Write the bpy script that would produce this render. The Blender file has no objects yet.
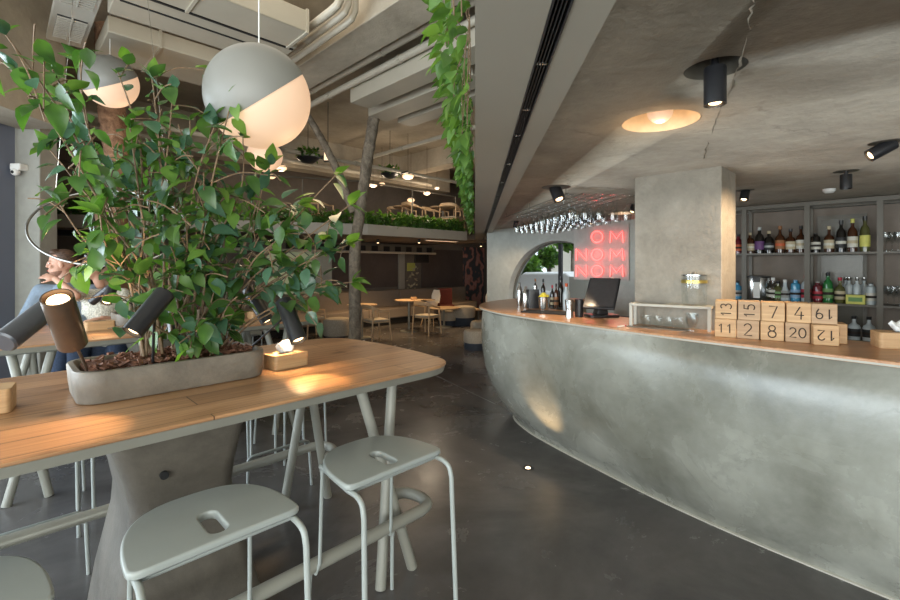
import bpy, math, random
from mathutils import Vector, Matrix, Euler
R = random.Random(7)
PI = math.pi
S2 = math.sqrt(2.0)
C = bpy.context.scene.collection
sc = bpy.context.scene

# ------------------------------------------------------------------ camera
H = 1.65; F = 450.0; CX = 450.0; CY = 265.0  # camera height and pixel-derived table, stool and bar positions scaled up together
cam = bpy.data.cameras.new('camera'); cam_o = bpy.data.objects.new('camera', cam); C.objects.link(cam_o)
cam_o.location = (0, 0, H); cam_o.rotation_euler = (PI/2, 0, 0)
cam.sensor_width = 36.0; cam.lens = 18.0; cam.shift_y = (CY-300.0)/900.0
cam.clip_start = 0.05; cam.clip_end = 200
sc.camera = cam_o
# ------------------------------------------------------------------ world, exposure
w = bpy.data.worlds.new('sky'); sc.world = w; w.use_nodes = True
bg = w.node_tree.nodes['Background']; bg.inputs[0].default_value = (0.80, 0.90, 1.0, 1); bg.inputs[1].default_value = 1.6
sc.view_settings.view_transform = 'Standard'; sc.view_settings.look = 'None'
sc.view_settings.exposure = 0.58; sc.view_settings.gamma = 1.0; sc.view_settings.use_curve_mapping = False
def area(name, loc, rot, sx, sy, power, col):
    l = bpy.data.lights.new(name, 'AREA'); l.shape = 'RECTANGLE'; l.size = sx; l.size_y = sy
    l.energy = power; l.color = col
    o = bpy.data.objects.new(name, l); C.objects.link(o); o.location = loc; o.rotation_euler = rot
    return o
# daylight arriving through the glass fronts (left facade, and the one behind the camera)
area('facade_daylight', (-4.95, 0.1, 1.7), (0, -PI/2, 0), 3.0, 6.4, 450, (0.86, 0.93, 1.0))
area('street_daylight', (-0.6, -3.9, 1.9), (PI/2, 0, 0), 7.0, 3.2, 415, (1.0, 0.94, 0.84))
area('upper_fill_light', (-1.4, 3.6, 4.36), (0, 0, 0), 2.0, 2.0, 10, (1.0, 0.88, 0.70))  # added warm fill below the closed upper ceiling; no skylight opening there
def spot(name, loc, target, power, angle=70, blend=.6, r=.02, col=(1.0, 0.66, 0.34)):
    l = bpy.data.lights.new(name, 'SPOT'); l.energy = power; l.color = col; l.spot_size = math.radians(angle)
    l.spot_blend = blend; l.shadow_soft_size = r
    o = bpy.data.objects.new(name, l); C.objects.link(o); o.location = loc
    d = (Vector(target)-Vector(loc)); o.rotation_euler = d.to_track_quat('-Z', 'Y').to_euler()
    return o
def point(name, loc, power, r=.05, col=(1.0, 0.7, 0.42)):
    l = bpy.data.lights.new(name, 'POINT'); l.energy = power; l.color = col; l.shadow_soft_size = r
    o = bpy.data.objects.new(name, l); C.objects.link(o); o.location = loc
    return o

# ------------------------------------------------------------------ geometry helpers
def at(px, py, Y): return Vector(((px-CX)/F*Y, Y, H-(py-CY)/F*Y))
def onz(px, py, z):
    Y = (H-z)*F/(py-CY); return Vector(((px-CX)/F*Y, Y, z))
def UV(u, v, z=0.0): return Vector(((u-v)/S2, (u+v)/S2, z))
def onu(px, py, u):
    Y = u*S2/(1+(px-CX)/F); return at(px, py, Y)
def onv(px, py, v):
    Y = v*S2/(1-(px-CX)/F); return at(px, py, Y)
RZ = PI/4

class MB:
    def __init__(s): s.v = []; s.f = []; s.sm = []; s.mi = []
    def add(s, vs, fs, smooth=False, mi=0):
        n = len(s.v); s.v += [tuple(x) for x in vs]
        for f in fs: s.f.append(tuple(i+n for i in f)); s.sm.append(smooth); s.mi.append(mi)
        return s
    def box(s, c, d, rz=0, m=None, mi=0):
        c = Vector(c); h = Vector(d)/2
        M = m or Matrix.Rotation(rz, 3, 'Z')
        vs = [c+M@Vector((x*h.x, y*h.y, z*h.z)) for z in (-1, 1) for y in (-1, 1) for x in (-1, 1)]
        return s.add(vs, [(0,2,3,1),(4,5,7,6),(0,1,5,4),(2,6,7,3),(0,4,6,2),(1,3,7,5)], mi=mi)
    def cyl(s, a, b, r, r2=None, n=16, caps=True, mi=0):
        a = Vector(a); b = Vector(b); r2 = r if r2 is None else r2
        d = (b-a).normalized(); q = d.to_track_quat('Z', 'Y').to_matrix()
        vs = []
        for p, rr in ((a, r), (b, r2)):
            for i in range(n):
                t = 2*PI*i/n; vs.append(p+q@Vector((math.cos(t)*rr, math.sin(t)*rr, 0)))
        fs = [(i, (i+1)%n, n+(i+1)%n, n+i) for i in range(n)]
        s.add(vs, fs, True, mi)
        if caps:
            m = len(s.v)-2*n
            s.f.append(tuple(m+i for i in reversed(range(n)))); s.sm.append(False); s.mi.append(mi)
            s.f.append(tuple(m+n+i for i in range(n))); s.sm.append(False); s.mi.append(mi)
        return s
    def tube(s, pts, r, n=10, closed=False, mi=0):
        pts = [Vector(p) for p in pts]; N = len(pts); rs = r if isinstance(r, (list, tuple)) else [r]*N
        up = None; vs = []
        for i, p in enumerate(pts):
            if closed: d = pts[(i+1)%N]-pts[i-1]
            else: d = pts[min(i+1, N-1)]-pts[max(i-1, 0)]
            d = d.normalized() if d.length > 1e-9 else Vector((0,0,1))
            if up is None:
                up = Vector((0,0,1)) if abs(d.z) < .9 else Vector((1,0,0))
            x = d.cross(up)
            if x.length < 1e-6: x = d.orthogonal()
            x.normalize(); up = x.cross(d).normalized()
            for k in range(n):
                t = 2*PI*k/n; vs.append(p+(x*math.cos(t)+up*math.sin(t))*rs[i])
        fs = []
        for i in range(N if closed else N-1):
            j = (i+1)%N
            for k in range(n):
                fs.append((i*n+k, i*n+(k+1)%n, j*n+(k+1)%n, j*n+k))
        base = len(s.v); s.add(vs, fs, True, mi)
        if not closed:
            s.f.append(tuple(base+k for k in reversed(range(n)))); s.sm.append(False); s.mi.append(mi)
            s.f.append(tuple(base+(N-1)*n+k for k in range(n))); s.sm.append(False); s.mi.append(mi)
        return s
    def lathe(s, prof, c=(0,0,0), n=24, m=None, mi=0, arc=1.0):
        c = Vector(c); M = m or Matrix.Identity(3); vs = []
        for r, z in prof:
            for k in range(n):
                t = 2*PI*k/n*arc; vs.append(c+M@Vector((max(r, 1e-5)*math.cos(t), max(r, 1e-5)*math.sin(t), z)))
        fs = []
        for i in range(len(prof)-1):
            for k in range(n):
                k2 = (k+1)%n
                fs.append((i*n+k, i*n+k2, (i+1)*n+k2, (i+1)*n+k))
        return s.add(vs, fs, True, mi)
    def prism(s, poly, z0, z1, mi=0, smooth=False):
        n = len(poly)
        vs = [(p[0], p[1], z0) for p in poly]+[(p[0], p[1], z1) for p in poly]
        s.add(vs, [(i, (i+1)%n, n+(i+1)%n, n+i) for i in range(n)], smooth, mi)
        b = len(s.v)-2*n
        s.f.append(tuple(b+i for i in reversed(range(n)))); s.sm.append(False); s.mi.append(mi)
        s.f.append(tuple(b+n+i for i in range(n))); s.sm.append(False); s.mi.append(mi)
        return s
    def loft(s, rings, caps=True, mi=0, smooth=True):
        n = len(rings[0]); b = len(s.v)
        vs = [p for r in rings for p in r]
        fs = [(i*n+k, i*n+(k+1)%n, (i+1)*n+(k+1)%n, (i+1)*n+k) for i in range(len(rings)-1) for k in range(n)]
        s.add(vs, fs, smooth, mi)
        if caps:
            s.f.append(tuple(b+i for i in reversed(range(n)))); s.sm.append(False); s.mi.append(mi)
            s.f.append(tuple(b+(len(rings)-1)*n+i for i in range(n))); s.sm.append(False); s.mi.append(mi)
        return s
    def ell(s, c, r, m=None, n=20, k=12, mi=0):
        c = Vector(c); M = m or Matrix.Identity(3); rings = []
        vs = []
        for i in range(k+1):
            a = PI*i/k-PI/2
            for j in range(n):
                t = 2*PI*j/n
                rr = max(math.cos(a), 1e-4)
                vs.append(c+M@Vector((r[0]*rr*math.cos(t), r[1]*rr*math.sin(t), r[2]*math.sin(a))))
        fs = [(i*n+j, i*n+(j+1)%n, (i+1)*n+(j+1)%n, (i+1)*n+j) for i in range(k) for j in range(n)]
        return s.add(vs, fs, True, mi)
    def cap(s, a, b, r0, r1, n=14):
        a = Vector(a); b = Vector(b)
        s.cyl(a, b, r0, r1, n); s.ell(a, (r0,)*3, n=n, k=8); s.ell(b, (r1,)*3, n=n, k=8); return s

def wm(o):
    M = Matrix.Translation(o.location) @ o.rotation_euler.to_matrix().to_4x4()
    return wm(o.parent) @ M if o.parent else M
def build(name, mb, mat, parent=None, world=False, bevel=0, sharp=40, seg=2):
    me = bpy.data.meshes.new(name)
    vs = mb.v
    if world and parent is not None:
        I = wm(parent).inverted(); vs = [tuple(I @ Vector(v)) for v in vs]
    me.from_pydata(vs, [], mb.f)
    me.polygons.foreach_set('use_smooth', [bool(x) for x in mb.sm])
    mats = mat if isinstance(mat, (list, tuple)) else [mat]
    for m in mats: me.materials.append(m)
    if len(mats) > 1: me.polygons.foreach_set('material_index', mb.mi)
    me.update()
    if bevel:
        me.polygons.foreach_set('use_smooth', [True]*len(me.polygons))
    me.set_sharp_from_angle(angle=math.radians(sharp))
    o = bpy.data.objects.new(name, me); C.objects.link(o)
    if parent is not None: o.parent = parent
    if bevel:
        b = o.modifiers.new('bevel', 'BEVEL'); b.width = bevel; b.segments = seg; b.limit_method = 'ANGLE'; b.angle_limit = math.radians(35)
        b.harden_normals = False
    return o
def thing(name, label, cat, loc=(0,0,0), rz=0.0, group=None):
    o = bpy.data.objects.new(name, None); C.objects.link(o); o.location = loc; o.rotation_euler = (0,0,rz)
    o.empty_display_size = .05
    o['label'] = label; o['category'] = cat
    if group: o['group'] = group
    return o
def tag(o, label, cat, group=None, kind=None):
    o['label'] = label; o['category'] = cat
    if group: o['group'] = group
    if kind: o['kind'] = kind
    return o
def struct(o): o['kind'] = 'structure'; return o
def dup(root, loc, rz, label=None, group=None):
    def cp(o, par):
        c = o.copy(); C.objects.link(c); c.parent = par
        for ch in kids.get(o, ()): cp(ch, c)
        return c
    kids = {}
    def walk(o):
        for ch in o.children: kids.setdefault(o, []).append(ch); walk(ch)
    walk(root)
    r = cp(root, None); r.location = loc; r.rotation_euler = (0,0,rz)
    if label: r['label'] = label
    if group: r['group'] = group
    return r
def catmull(P, n=8, closed=False):
    P = [Vector(p) for p in P]; N = len(P); out = []
    for i in range(N if closed else N-1):
        if closed: a, b, c, d = P[i-1], P[i], P[(i+1)%N], P[(i+2)%N]
        else: a, b, c, d = P[max(i-1,0)], P[i], P[i+1], P[min(i+2,N-1)]
        for k in range(n):
            t = k/n
            out.append(.5*((2*b)+(c-a)*t+(2*a-5*b+4*c-d)*t*t+(3*b-a-3*c+d)*t**3))
    if not closed: out.append(P[-1])
    return out
def rrect(hx, hy, r, n=6, cx=0, cy=0):
    out = []
    for (sx, sy, a0) in ((1,1,0),(-1,1,PI/2),(-1,-1,PI),(1,-1,1.5*PI)):
        for k in range(n+1):
            a = a0+PI/2*k/n
            out.append((cx+sx*(hx-r)+r*math.cos(a), cy+sy*(hy-r)+r*math.sin(a)))
    return out

# ------------------------------------------------------------------ materials
def nt(name):
    m = bpy.data.materials.new(name); m.use_nodes = True; t = m.node_tree
    return m, t, t.nodes['Principled BSDF']
def N(t, typ, **kw):
    n = t.nodes.new(typ)
    for k, v in kw.items():
        if hasattr(n, k): setattr(n, k, v)
        else: n.inputs[k.replace('_', ' ')].default_value = v
    return n
def ramp(t, fac, stops):
    r = t.nodes.new('ShaderNodeValToRGB'); e = r.color_ramp.elements
    while len(e) < len(stops): e.new(.5)
    for x, (p, c) in zip(e, stops):
        x.position = p; x.color = (c[0], c[1], c[2], 1)
    t.links.new(fac, r.inputs[0]); return r
def L(t, a, b): t.links.new(a, b)
def plain(name, col, rough=.5, metal=0.0, spec=.5, noise=0.06, bump=0.0, scale=30, emit=None, es=0):
    m, t, b = nt(name)
    b.inputs['Roughness'].default_value = rough; b.inputs['Metallic'].default_value = metal
    b.inputs['Specular IOR Level'].default_value = spec
    tc = N(t, 'ShaderNodeTexCoord'); n = N(t, 'ShaderNodeTexNoise', Scale=scale, Detail=3.0)
    L(t, tc.outputs['Object'], n.inputs['Vector'])
    a = [max(0, c*(1-noise)) for c in col]; z = [min(1, c*(1+noise)) for c in col]
    r = ramp(t, n.outputs['Fac'], [(.3, a), (.7, z)]); L(t, r.outputs[0], b.inputs['Base Color'])
    if bump:
        bp = N(t, 'ShaderNodeBump', Strength=bump, Distance=.01); L(t, n.outputs['Fac'], bp.inputs['Height']); L(t, bp.outputs[0], b.inputs['Normal'])
    if emit:
        b.inputs['Emission Color'].default_value = (*emit, 1); b.inputs['Emission Strength'].default_value = es
    return m
def concrete(name, c0, c1, rough=.6, scale=1.2, bump=.15, crack=.0, rvar=.12, spec=.5, fine=18):
    m, t, b = nt(name); tc = N(t, 'ShaderNodeTexCoord')
    n1 = N(t, 'ShaderNodeTexNoise', Scale=scale, Detail=8.0, Roughness=.62, Distortion=.6)
    n2 = N(t, 'ShaderNodeTexNoise', Scale=scale*fine, Detail=5.0, Roughness=.6)
    n3 = N(t, 'ShaderNodeTexNoise', Scale=scale*2.1, Detail=9.0, Roughness=.68, Distortion=.5)
    for n in (n1, n2, n3): L(t, tc.outputs['Object'], n.inputs['Vector'])
    mid = [(x+y)/2 for x, y in zip(c0, c1)]
    r = ramp(t, n1.outputs['Fac'], [(.32, c0), (.5, mid), (.68, c1)])
    r3 = ramp(t, n3.outputs['Fac'], [(.35, (.82,.82,.82)), (.6, (1.06,1.06,1.06))])
    mx = N(t, 'ShaderNodeMix', data_type='RGBA', blend_type='MULTIPLY'); mx.inputs[0].default_value = .8
    L(t, r.outputs[0], mx.inputs[6]); L(t, r3.outputs[0], mx.inputs[7])
    out = mx.outputs[2]
    r2 = ramp(t, n2.outputs['Fac'], [(.3, (.88,.88,.88)), (.7, (1.05,1.05,1.05))])
    m2 = N(t, 'ShaderNodeMix', data_type='RGBA', blend_type='MULTIPLY'); m2.inputs[0].default_value = .7
    L(t, out, m2.inputs[6]); L(t, r2.outputs[0], m2.inputs[7]); out = m2.outputs[2]
    hsum = N(t, 'ShaderNodeMath', operation='ADD'); L(t, n2.outputs['Fac'], hsum.inputs[0]); L(t, n3.outputs['Fac'], hsum.inputs[1])
    hh = hsum.outputs[0]
    if crack:
        vo = N(t, 'ShaderNodeTexVoronoi', feature='DISTANCE_TO_EDGE', Scale=scale*1.1)
        ds = N(t, 'ShaderNodeMix', data_type='RGBA'); ds.inputs[0].default_value = .25
        L(t, tc.outputs['Object'], ds.inputs[6]); L(t, n3.outputs['Color'], ds.inputs[7]); L(t, ds.outputs[2], vo.inputs['Vector'])
        rc = ramp(t, vo.outputs['Distance'], [(0.0, (.55,.55,.55)), (.012, (1,1,1))])
        mk = N(t, 'ShaderNodeMix', data_type='RGBA', blend_type='MULTIPLY'); 
        rm = ramp(t, n1.outputs['Fac'], [(.5, (0,0,0)), (.6, (crack,crack,crack))])
        L(t, rm.outputs[0], mk.inputs[0]); L(t, out, mk.inputs[6]); L(t, rc.outputs[0], mk.inputs[7]); out = mk.outputs[2]
    L(t, out, b.inputs['Base Color'])
    rr = N(t, 'ShaderNodeMapRange'); rr.inputs['To Min'].default_value = max(.03, rough-rvar); rr.inputs['To Max'].default_value = min(1, rough+rvar)
    L(t, n3.outputs['Fac'], rr.inputs['Value']); L(t, rr.outputs[0], b.inputs['Roughness'])
    b.inputs['Specular IOR Level'].default_value = spec
    bp = N(t, 'ShaderNodeBump', Strength=bump, Distance=.02); L(t, hh, bp.inputs['Height']); L(t, bp.outputs[0], b.inputs['Normal'])
    return m
def wood(name, c0, c1, plank=.13, length=1.9, rough=.45, knots=True, axis=0, grain=1.0):
    m, t, b = nt(name); tc = N(t, 'ShaderNodeTexCoord')
    mp = N(t, 'ShaderNodeMapping'); L(t, tc.outputs['Object'], mp.inputs['Vector'])
    if axis == 1: mp.inputs['Rotation'].default_value = (0,0,PI/2)
    if axis == 2: mp.inputs['Rotation'].default_value = (0,PI/2,0)
    ms = N(t, 'ShaderNodeMapping'); ms.inputs['Scale'].default_value = (1.2, 22, 22); L(t, mp.outputs[0], ms.inputs['Vector'])
    n = N(t, 'ShaderNodeTexNoise', Scale=1.6*grain, Detail=6.0, Roughness=.62, Distortion=1.1); L(t, ms.outputs[0], n.inputs['Vector'])
    r = ramp(t, n.outputs['Fac'], [(.28, c0), (.72, c1)]); out = r.outputs[0]
    if plank:
        br = N(t, 'ShaderNodeTexBrick'); br.offset = .37; br.inputs['Scale'].default_value = 1
        br.inputs['Brick Width'].default_value = length; br.inputs['Row Height'].default_value = plank
        br.inputs['Mortar Size'].default_value = .0028; br.inputs['Mortar Smooth'].default_value = .3
        br.inputs['Color1'].default_value = (.72,.68,.64,1); br.inputs['Color2'].default_value = (1.12,1.1,1.06,1); br.inputs['Mortar'].default_value = (.22,.16,.1,1)
        L(t, mp.outputs[0], br.inputs['Vector'])
        mx = N(t, 'ShaderNodeMix', data_type='RGBA', blend_type='MULTIPLY'); mx.inputs[0].default_value = 1
        L(t, out, mx.inputs[6]); L(t, br.outputs['Color'], mx.inputs[7]); out = mx.outputs[2]
    if knots:
        vo = N(t, 'ShaderNodeTexVoronoi', Scale=1.0, Randomness=1.0); mk = N(t, 'ShaderNodeMapping'); mk.inputs['Scale'].default_value = (1.9, 4.2, 6.0)
        L(t, mp.outputs[0], mk.inputs['Vector']); L(t, mk.outputs[0], vo.inputs['Vector'])
        rk = ramp(t, vo.outputs['Distance'], [(.05, (.25,.17,.11)), (.13, (1,1,1))])
        m3 = N(t, 'ShaderNodeMix', data_type='RGBA', blend_type='MULTIPLY'); m3.inputs[0].default_value = .85
        L(t, out, m3.inputs[6]); L(t, rk.outputs[0], m3.inputs[7]); out = m3.outputs[2]
    L(t, out, b.inputs['Base Color']); b.inputs['Roughness'].default_value = rough
    bp = N(t, 'ShaderNodeBump', Strength=.12, Distance=.004); L(t, n.outputs['Fac'], bp.inputs['Height']); L(t, bp.outputs[0], b.inputs['Normal'])
    return m
def emis(name, col, s, base=(.8,.8,.8)):
    m, t, b = nt(name); b.inputs['Base Color'].default_value = (*base, 1)
    b.inputs['Emission Color'].default_value = (*col, 1); b.inputs['Emission Strength'].default_value = s
    return m
def glass(name, col=(1,1,1), rough=.02, trans=1.0, thin=True, tint=.15, gmax=.75):
    # thin clear glass: mostly see-through with a glossy coat
    m = bpy.data.materials.new(name); m.use_nodes = True; t = m.node_tree; t.nodes.clear()
    o = N(t, 'ShaderNodeOutputMaterial'); tr = N(t, 'ShaderNodeBsdfTransparent'); gl = N(t, 'ShaderNodeBsdfGlossy')
    tr.inputs[0].default_value = (*col, 1); gl.inputs['Roughness'].default_value = rough; gl.inputs['Color'].default_value = (1,1,1,1)
    lw = N(t, 'ShaderNodeLayerWeight'); lw.inputs['Blend'].default_value = tint
    mr = N(t, 'ShaderNodeMapRange'); mr.inputs['To Min'].default_value = .06; mr.inputs['To Max'].default_value = gmax; L(t, lw.outputs['Facing'], mr.inputs['Value'])
    mx = N(t, 'ShaderNodeMixShader'); L(t, mr.outputs[0], mx.inputs[0]); L(t, tr.outputs[0], mx.inputs[1]); L(t, gl.outputs[0], mx.inputs[2]); L(t, mx.outputs[0], o.inputs[0])
    return m
def leafmat(name, c0, c1, rough=.32, trans=.35):
    m, t, b = nt(name); tc = N(t, 'ShaderNodeTexCoord'); n = N(t, 'ShaderNodeTexNoise', Scale=9.0, Detail=2.0)
    L(t, tc.outputs['Object'], n.inputs['Vector']); r = ramp(t, n.outputs['Fac'], [(.35, c0), (.65, c1)])
    L(t, r.outputs[0], b.inputs['Base Color']); b.inputs['Roughness'].default_value = rough
    tl = N(t, 'ShaderNodeBsdfTranslucent'); hs = N(t, 'ShaderNodeMix', data_type='RGBA', blend_type='MULTIPLY'); hs.inputs[0].default_value = 1
    L(t, r.outputs[0], hs.inputs[6]); hs.inputs[7].default_value = (2.0, 2.2, .7, 1); L(t, hs.outputs[2], tl.inputs[0])
    mx = N(t, 'ShaderNodeMixShader'); mx.inputs[0].default_value = trans; o = t.nodes['Material Output']
    L(t, b.outputs[0], mx.inputs[1]); L(t, tl.outputs[0], mx.inputs[2]); L(t, mx.outputs[0], o.inputs[0])
    return m
M = {}
M['ceil'] = concrete('raw_ceiling_concrete', (.32,.275,.215), (.48,.425,.345), rough=.85, scale=1.1, bump=.45, crack=.7)
M['ceilhi'] = concrete('upper_ceiling_concrete', (.34,.29,.22), (.53,.46,.36), rough=.85, scale=.6, bump=.3)
M['pillar'] = concrete('pillar_concrete', (.25,.22,.175), (.38,.34,.28), rough=.8, scale=1.6, bump=.4, crack=.4)
M['bar'] = concrete('polished_bar_concrete', (.165,.163,.13), (.415,.415,.365), rough=.27, scale=1.0, bump=.07, crack=.6, rvar=.1, spec=.6)
M['planter'] = concrete('planter_concrete', (.12,.10,.08), (.25,.215,.17), rough=.55, scale=2.2, bump=.15)
M['pedestal'] = concrete('pedestal_concrete', (.075,.065,.052), (.17,.148,.12), rough=.5, scale=2.0, bump=.15, crack=.5)
M['floor'] = concrete('dark_floor_concrete', (.052,.049,.049), (.165,.155,.15), rough=.25, scale=.8, fine=5, bump=.02, rvar=.14, spec=.6, crack=.0)
M['wall'] = concrete('wall_paint_grey', (.50,.51,.465), (.57,.58,.53), rough=.7, scale=.7, bump=.05)
M['walldark'] = concrete('wall_taupe', (.19,.155,.125), (.25,.205,.17), rough=.8, scale=.6, bump=.05)
M['wallwarm'] = concrete('wall_brown', (.10,.075,.065), (.14,.105,.09), rough=.7, scale=.6, bump=.05)
M['soffit'] = plain('soffit_paint', (.38,.345,.28), rough=.55, noise=.03, scale=2)
M['fascia'] = plain('fascia_paint', (.42,.385,.33), rough=.6, noise=.04, scale=3)
M['duct'] = plain('duct_paint', (.43,.385,.305), rough=.5, noise=.04, scale=4)
M['pipe'] = plain('pipe_paint', (.49,.44,.355), rough=.35, noise=.05, scale=8)
M['table'] = wood('oak_table_boards', (.245,.12,.055), (.52,.30,.155), plank=.155, length=1.55, rough=.36)
M['barwood'] = wood('bar_top_wood', (.36,.17,.08), (.60,.33,.17), plank=0, rough=.3, knots=False)
M['block'] = wood('maple_block_wood', (.44,.25,.115), (.66,.43,.225), plank=0, rough=.55, knots=False)
M['blockd'] = wood('beech_block_wood', (.36,.22,.12), (.55,.37,.22), plank=0, rough=.6, knots=False)
M['chair'] = wood('ash_chair_wood', (.46,.31,.18), (.62,.45,.28), plank=0, rough=.5, knots=False)
M['stool'] = plain('grey_green_lacquer', (.36,.39,.375), rough=.30, noise=.03, scale=5)
M['edge'] = plain('grey_table_lacquer', (.21,.205,.175), rough=.45, noise=.05, scale=6)
M['leg'] = plain('grey_leg_lacquer', (.30,.295,.255), rough=.38, noise=.04, scale=6)
M['black'] = plain('black_metal', (.018,.018,.02), rough=.35, noise=.1)
M['blacks'] = plain('matt_black', (.012,.012,.013), rough=.7, noise=.1)
M['bronze'] = plain('brown_lamp_metal', (.12,.08,.055), rough=.3, metal=.4, noise=.1)
M['bluegrey'] = plain('blue_grey_lamp_metal', (.10,.105,.12), rough=.3, metal=.3, noise=.05)
M['ringst'] = plain('ring_steel', (.25,.24,.22), rough=.3, metal=.9)
M['steel'] = plain('brushed_steel', (.62,.62,.60), rough=.22, metal=1, noise=.04, scale=60)
M['white'] = plain('white_paint', (.78,.77,.74), rough=.5, noise=.02)
M['grille'] = plain('cream_grille_paint', (.60,.57,.50), rough=.5, noise=.02)
M['shelf'] = plain('shelf_grey_paint', (.135,.12,.095), rough=.5, noise=.05, scale=9)
M['riser'] = plain('riser_beige_grey', (.45,.43,.37), rough=.55, noise=.06, scale=9)
M['globetop'] = plain('pendant_grey_shell', (.24,.235,.215), rough=.45, noise=.03, scale=3)
M['globe'] = emis('pendant_opal_glow', (1.0, .60, .36), .42, (.50,.40,.31))
M['glowsm'] = emis('small_lamp_glow', (1.0, .62, .33), .9, (.8,.7,.6))
M['bulb'] = emis('lamp_bulb_glow', (1.0, .66, .34), 3.5)
M['neon'] = emis('neon_red', (1.0, .052, .046), 4.6, (.8,.3,.3))
M['clear'] = glass('clear_glass')
M['gclear'] = glass('glassware', (.93,.95,.95), tint=.22, gmax=.34)
M['pane'] = glass('window_pane', (.93,.96,.97), tint=.12)
M['leaf'] = leafmat('leaf_green', (.032,.080,.022), (.080,.165,.042), rough=.3)
M['leafl'] = leafmat('leaf_light_green', (.07,.155,.025), (.15,.27,.055), rough=.45, trans=.35)
M['leafd'] = leafmat('leaf_blue_green', (.04,.10,.06), (.085,.17,.11), rough=.2, trans=.2)
M['ivy'] = leafmat('ivy_green', (.05,.13,.025), (.12,.24,.06), rough=.45)
M['stem'] = plain('brown_stem', (.20,.13,.075), rough=.75, noise=.3, scale=60, bump=.4)
M['bark'] = concrete('tree_bark', (.12,.095,.07), (.34,.28,.21), rough=.9, scale=9, bump=1.0, fine=5)
M['barkw'] = concrete('warm_tree_bark', (.15,.075,.04), (.38,.22,.13), rough=.9, scale=9, bump=1.0, fine=5)
M['mulch'] = plain('bark_mulch', (.17,.075,.045), rough=.8, noise=.5, scale=25, bump=.5)
M['tissue'] = plain('tissue_paper', (.82,.82,.80), rough=.9, noise=.02)
M['skin'] = plain('skin', (.55,.30,.21), rough=.5, noise=.06, scale=12)
M['stubble'] = plain('stubble', (.26,.13,.085), rough=.8, noise=.2, scale=120)
M['coltrim'] = concrete('column_paint', (.30,.295,.26), (.36,.35,.31), rough=.6, scale=.7, bump=.03)
M['hair'] = plain('brown_hair', (.07,.035,.02), rough=.6, noise=.4, scale=80, bump=.6)
M['shirt'] = plain('blue_grey_jersey', (.19,.24,.30), rough=.9, noise=.08, scale=60, bump=.3)
M['lace'] = plain('cream_lace', (.62,.60,.52), rough=.9, noise=.35, scale=70, bump=1)
M['jeans'] = plain('dark_jeans', (.03,.045,.08), rough=.9, noise=.2, scale=60)
M['linen'] = plain('taupe_upholstery', (.30,.245,.20), rough=.9, noise=.06, scale=40)
M['knit'] = plain('beige_knit', (.42,.37,.30), rough=.95, noise=.15, scale=50, bump=.5)
M['knitd'] = plain('navy_knit', (.04,.05,.07), rough=.95, noise=.15, scale=50, bump=.5)
M['red'] = plain('dark_red_cover', (.10,.015,.012), rough=.8)
M['yellow'] = plain('lemon_peel', (.75,.62,.06), rough=.5, noise=.15)
M['ink'] = plain('dark_ink', (.03,.02,.015), rough=.8)
M['recess'] = plain('recess_cream', (.75,.58,.38), rough=.6, noise=.05)
M['bluestrip'] = plain('blue_grey_frame', (.16,.18,.24), rough=.5, noise=.03, scale=2)
# ================================================================== SETTING
ZC = 2.306; ZT = 4.4
fl = MB().prism([(-9.5,-4.2),(9.5,-4.2),(9.5,17),(-9.5,17)], -.2, 0)
struct(build('floor', fl, M['floor']))
# upper ceiling
cl = MB().prism([(-9.5,-4.2),(9.5,-4.2),(9.5,3.4),(6.1,3.4),(.9,8.63),(1.75,17),(-9.5,17)], ZT, ZT+.2)
struct(build('ceiling', cl, M['ceilhi']))
# concrete slab over the bar: left edge runs away from the camera
def ex(Y, off=0.0): return .0556*Y+off
slab = MB().prism([(ex(-4.2,.32),-4.2),(9.3,-4.2),(9.3,3.4),(6.0,3.4),UV(6.68,5.47)[:2],(.95,10.4),(ex(10.6,.32),10.6)], ZC, ZC+.28)
cb = struct(build('ceiling_bar', slab, M['ceil']))
def cut(o, holes):
    mb = MB()
    for x, y, r, z0_, z1_ in holes: mb.cyl((x,y,z0_),(x,y,z1_),r,n=48)
    k = build('cutter', mb, M['ceil']); m = o.modifiers.new('cut','BOOLEAN'); m.operation = 'DIFFERENCE'; m.object = k; m.solver = 'EXACT'
    bpy.context.view_layer.update(); dg = bpy.context.evaluated_depsgraph_get(); me = bpy.data.meshes.new_from_object(o.evaluated_get(dg))
    o.modifiers.clear(); o.data = me; bpy.data.objects.remove(k)
hp = onz(660,122,ZC); hq = onz(715,69,ZC)
cut(cb, [(hp.x,hp.y,.167,ZC-.1,ZC+.14),(hq.x,hq.y,.095,ZC-.1,ZC+.12)])
# boxed edge of the slab with a slot diffuser
z0 = 2.25
bk = MB()
def strip(mb, a, b, zl, zh, y0=-4.2, y1=10.55):
    mb.prism([(ex(y0,a),y0),(ex(y0,b),y0),(ex(y1,b),y1),(ex(y1,a),y1)], zl, zh)
strip(bk, 0, .175, z0, 2.62); strip(bk, .225, .32, z0, 2.32); strip(bk, .17, .23, z0+.05, 2.6)
struct(build('trim_slab_edge', bk, M['soffit']))
sl = thing('slot_diffuser', 'long black slot diffuser let into the boxed edge of the bar ceiling', 'air vent', (ex(3),3,z0))
mb = MB(); strip(mb, .176, .181, z0-.002, z0+.045, 0.2, 8.6); strip(mb, .219, .224, z0-.002, z0+.045, .2, 8.6); build('frame', mb, M['black'], sl, True)
mb = MB(); strip(mb, .182, .218, z0+.03, z0+.04, .2, 8.6); build('backing', mb, M['blacks'], sl, True)
mb = MB()
for off in (.19, .20, .21): strip(mb, off-.0015, off+.0015, z0+.002, z0+.03, .2, 8.6)
build('blade', mb, M['black'], sl, True)
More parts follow.
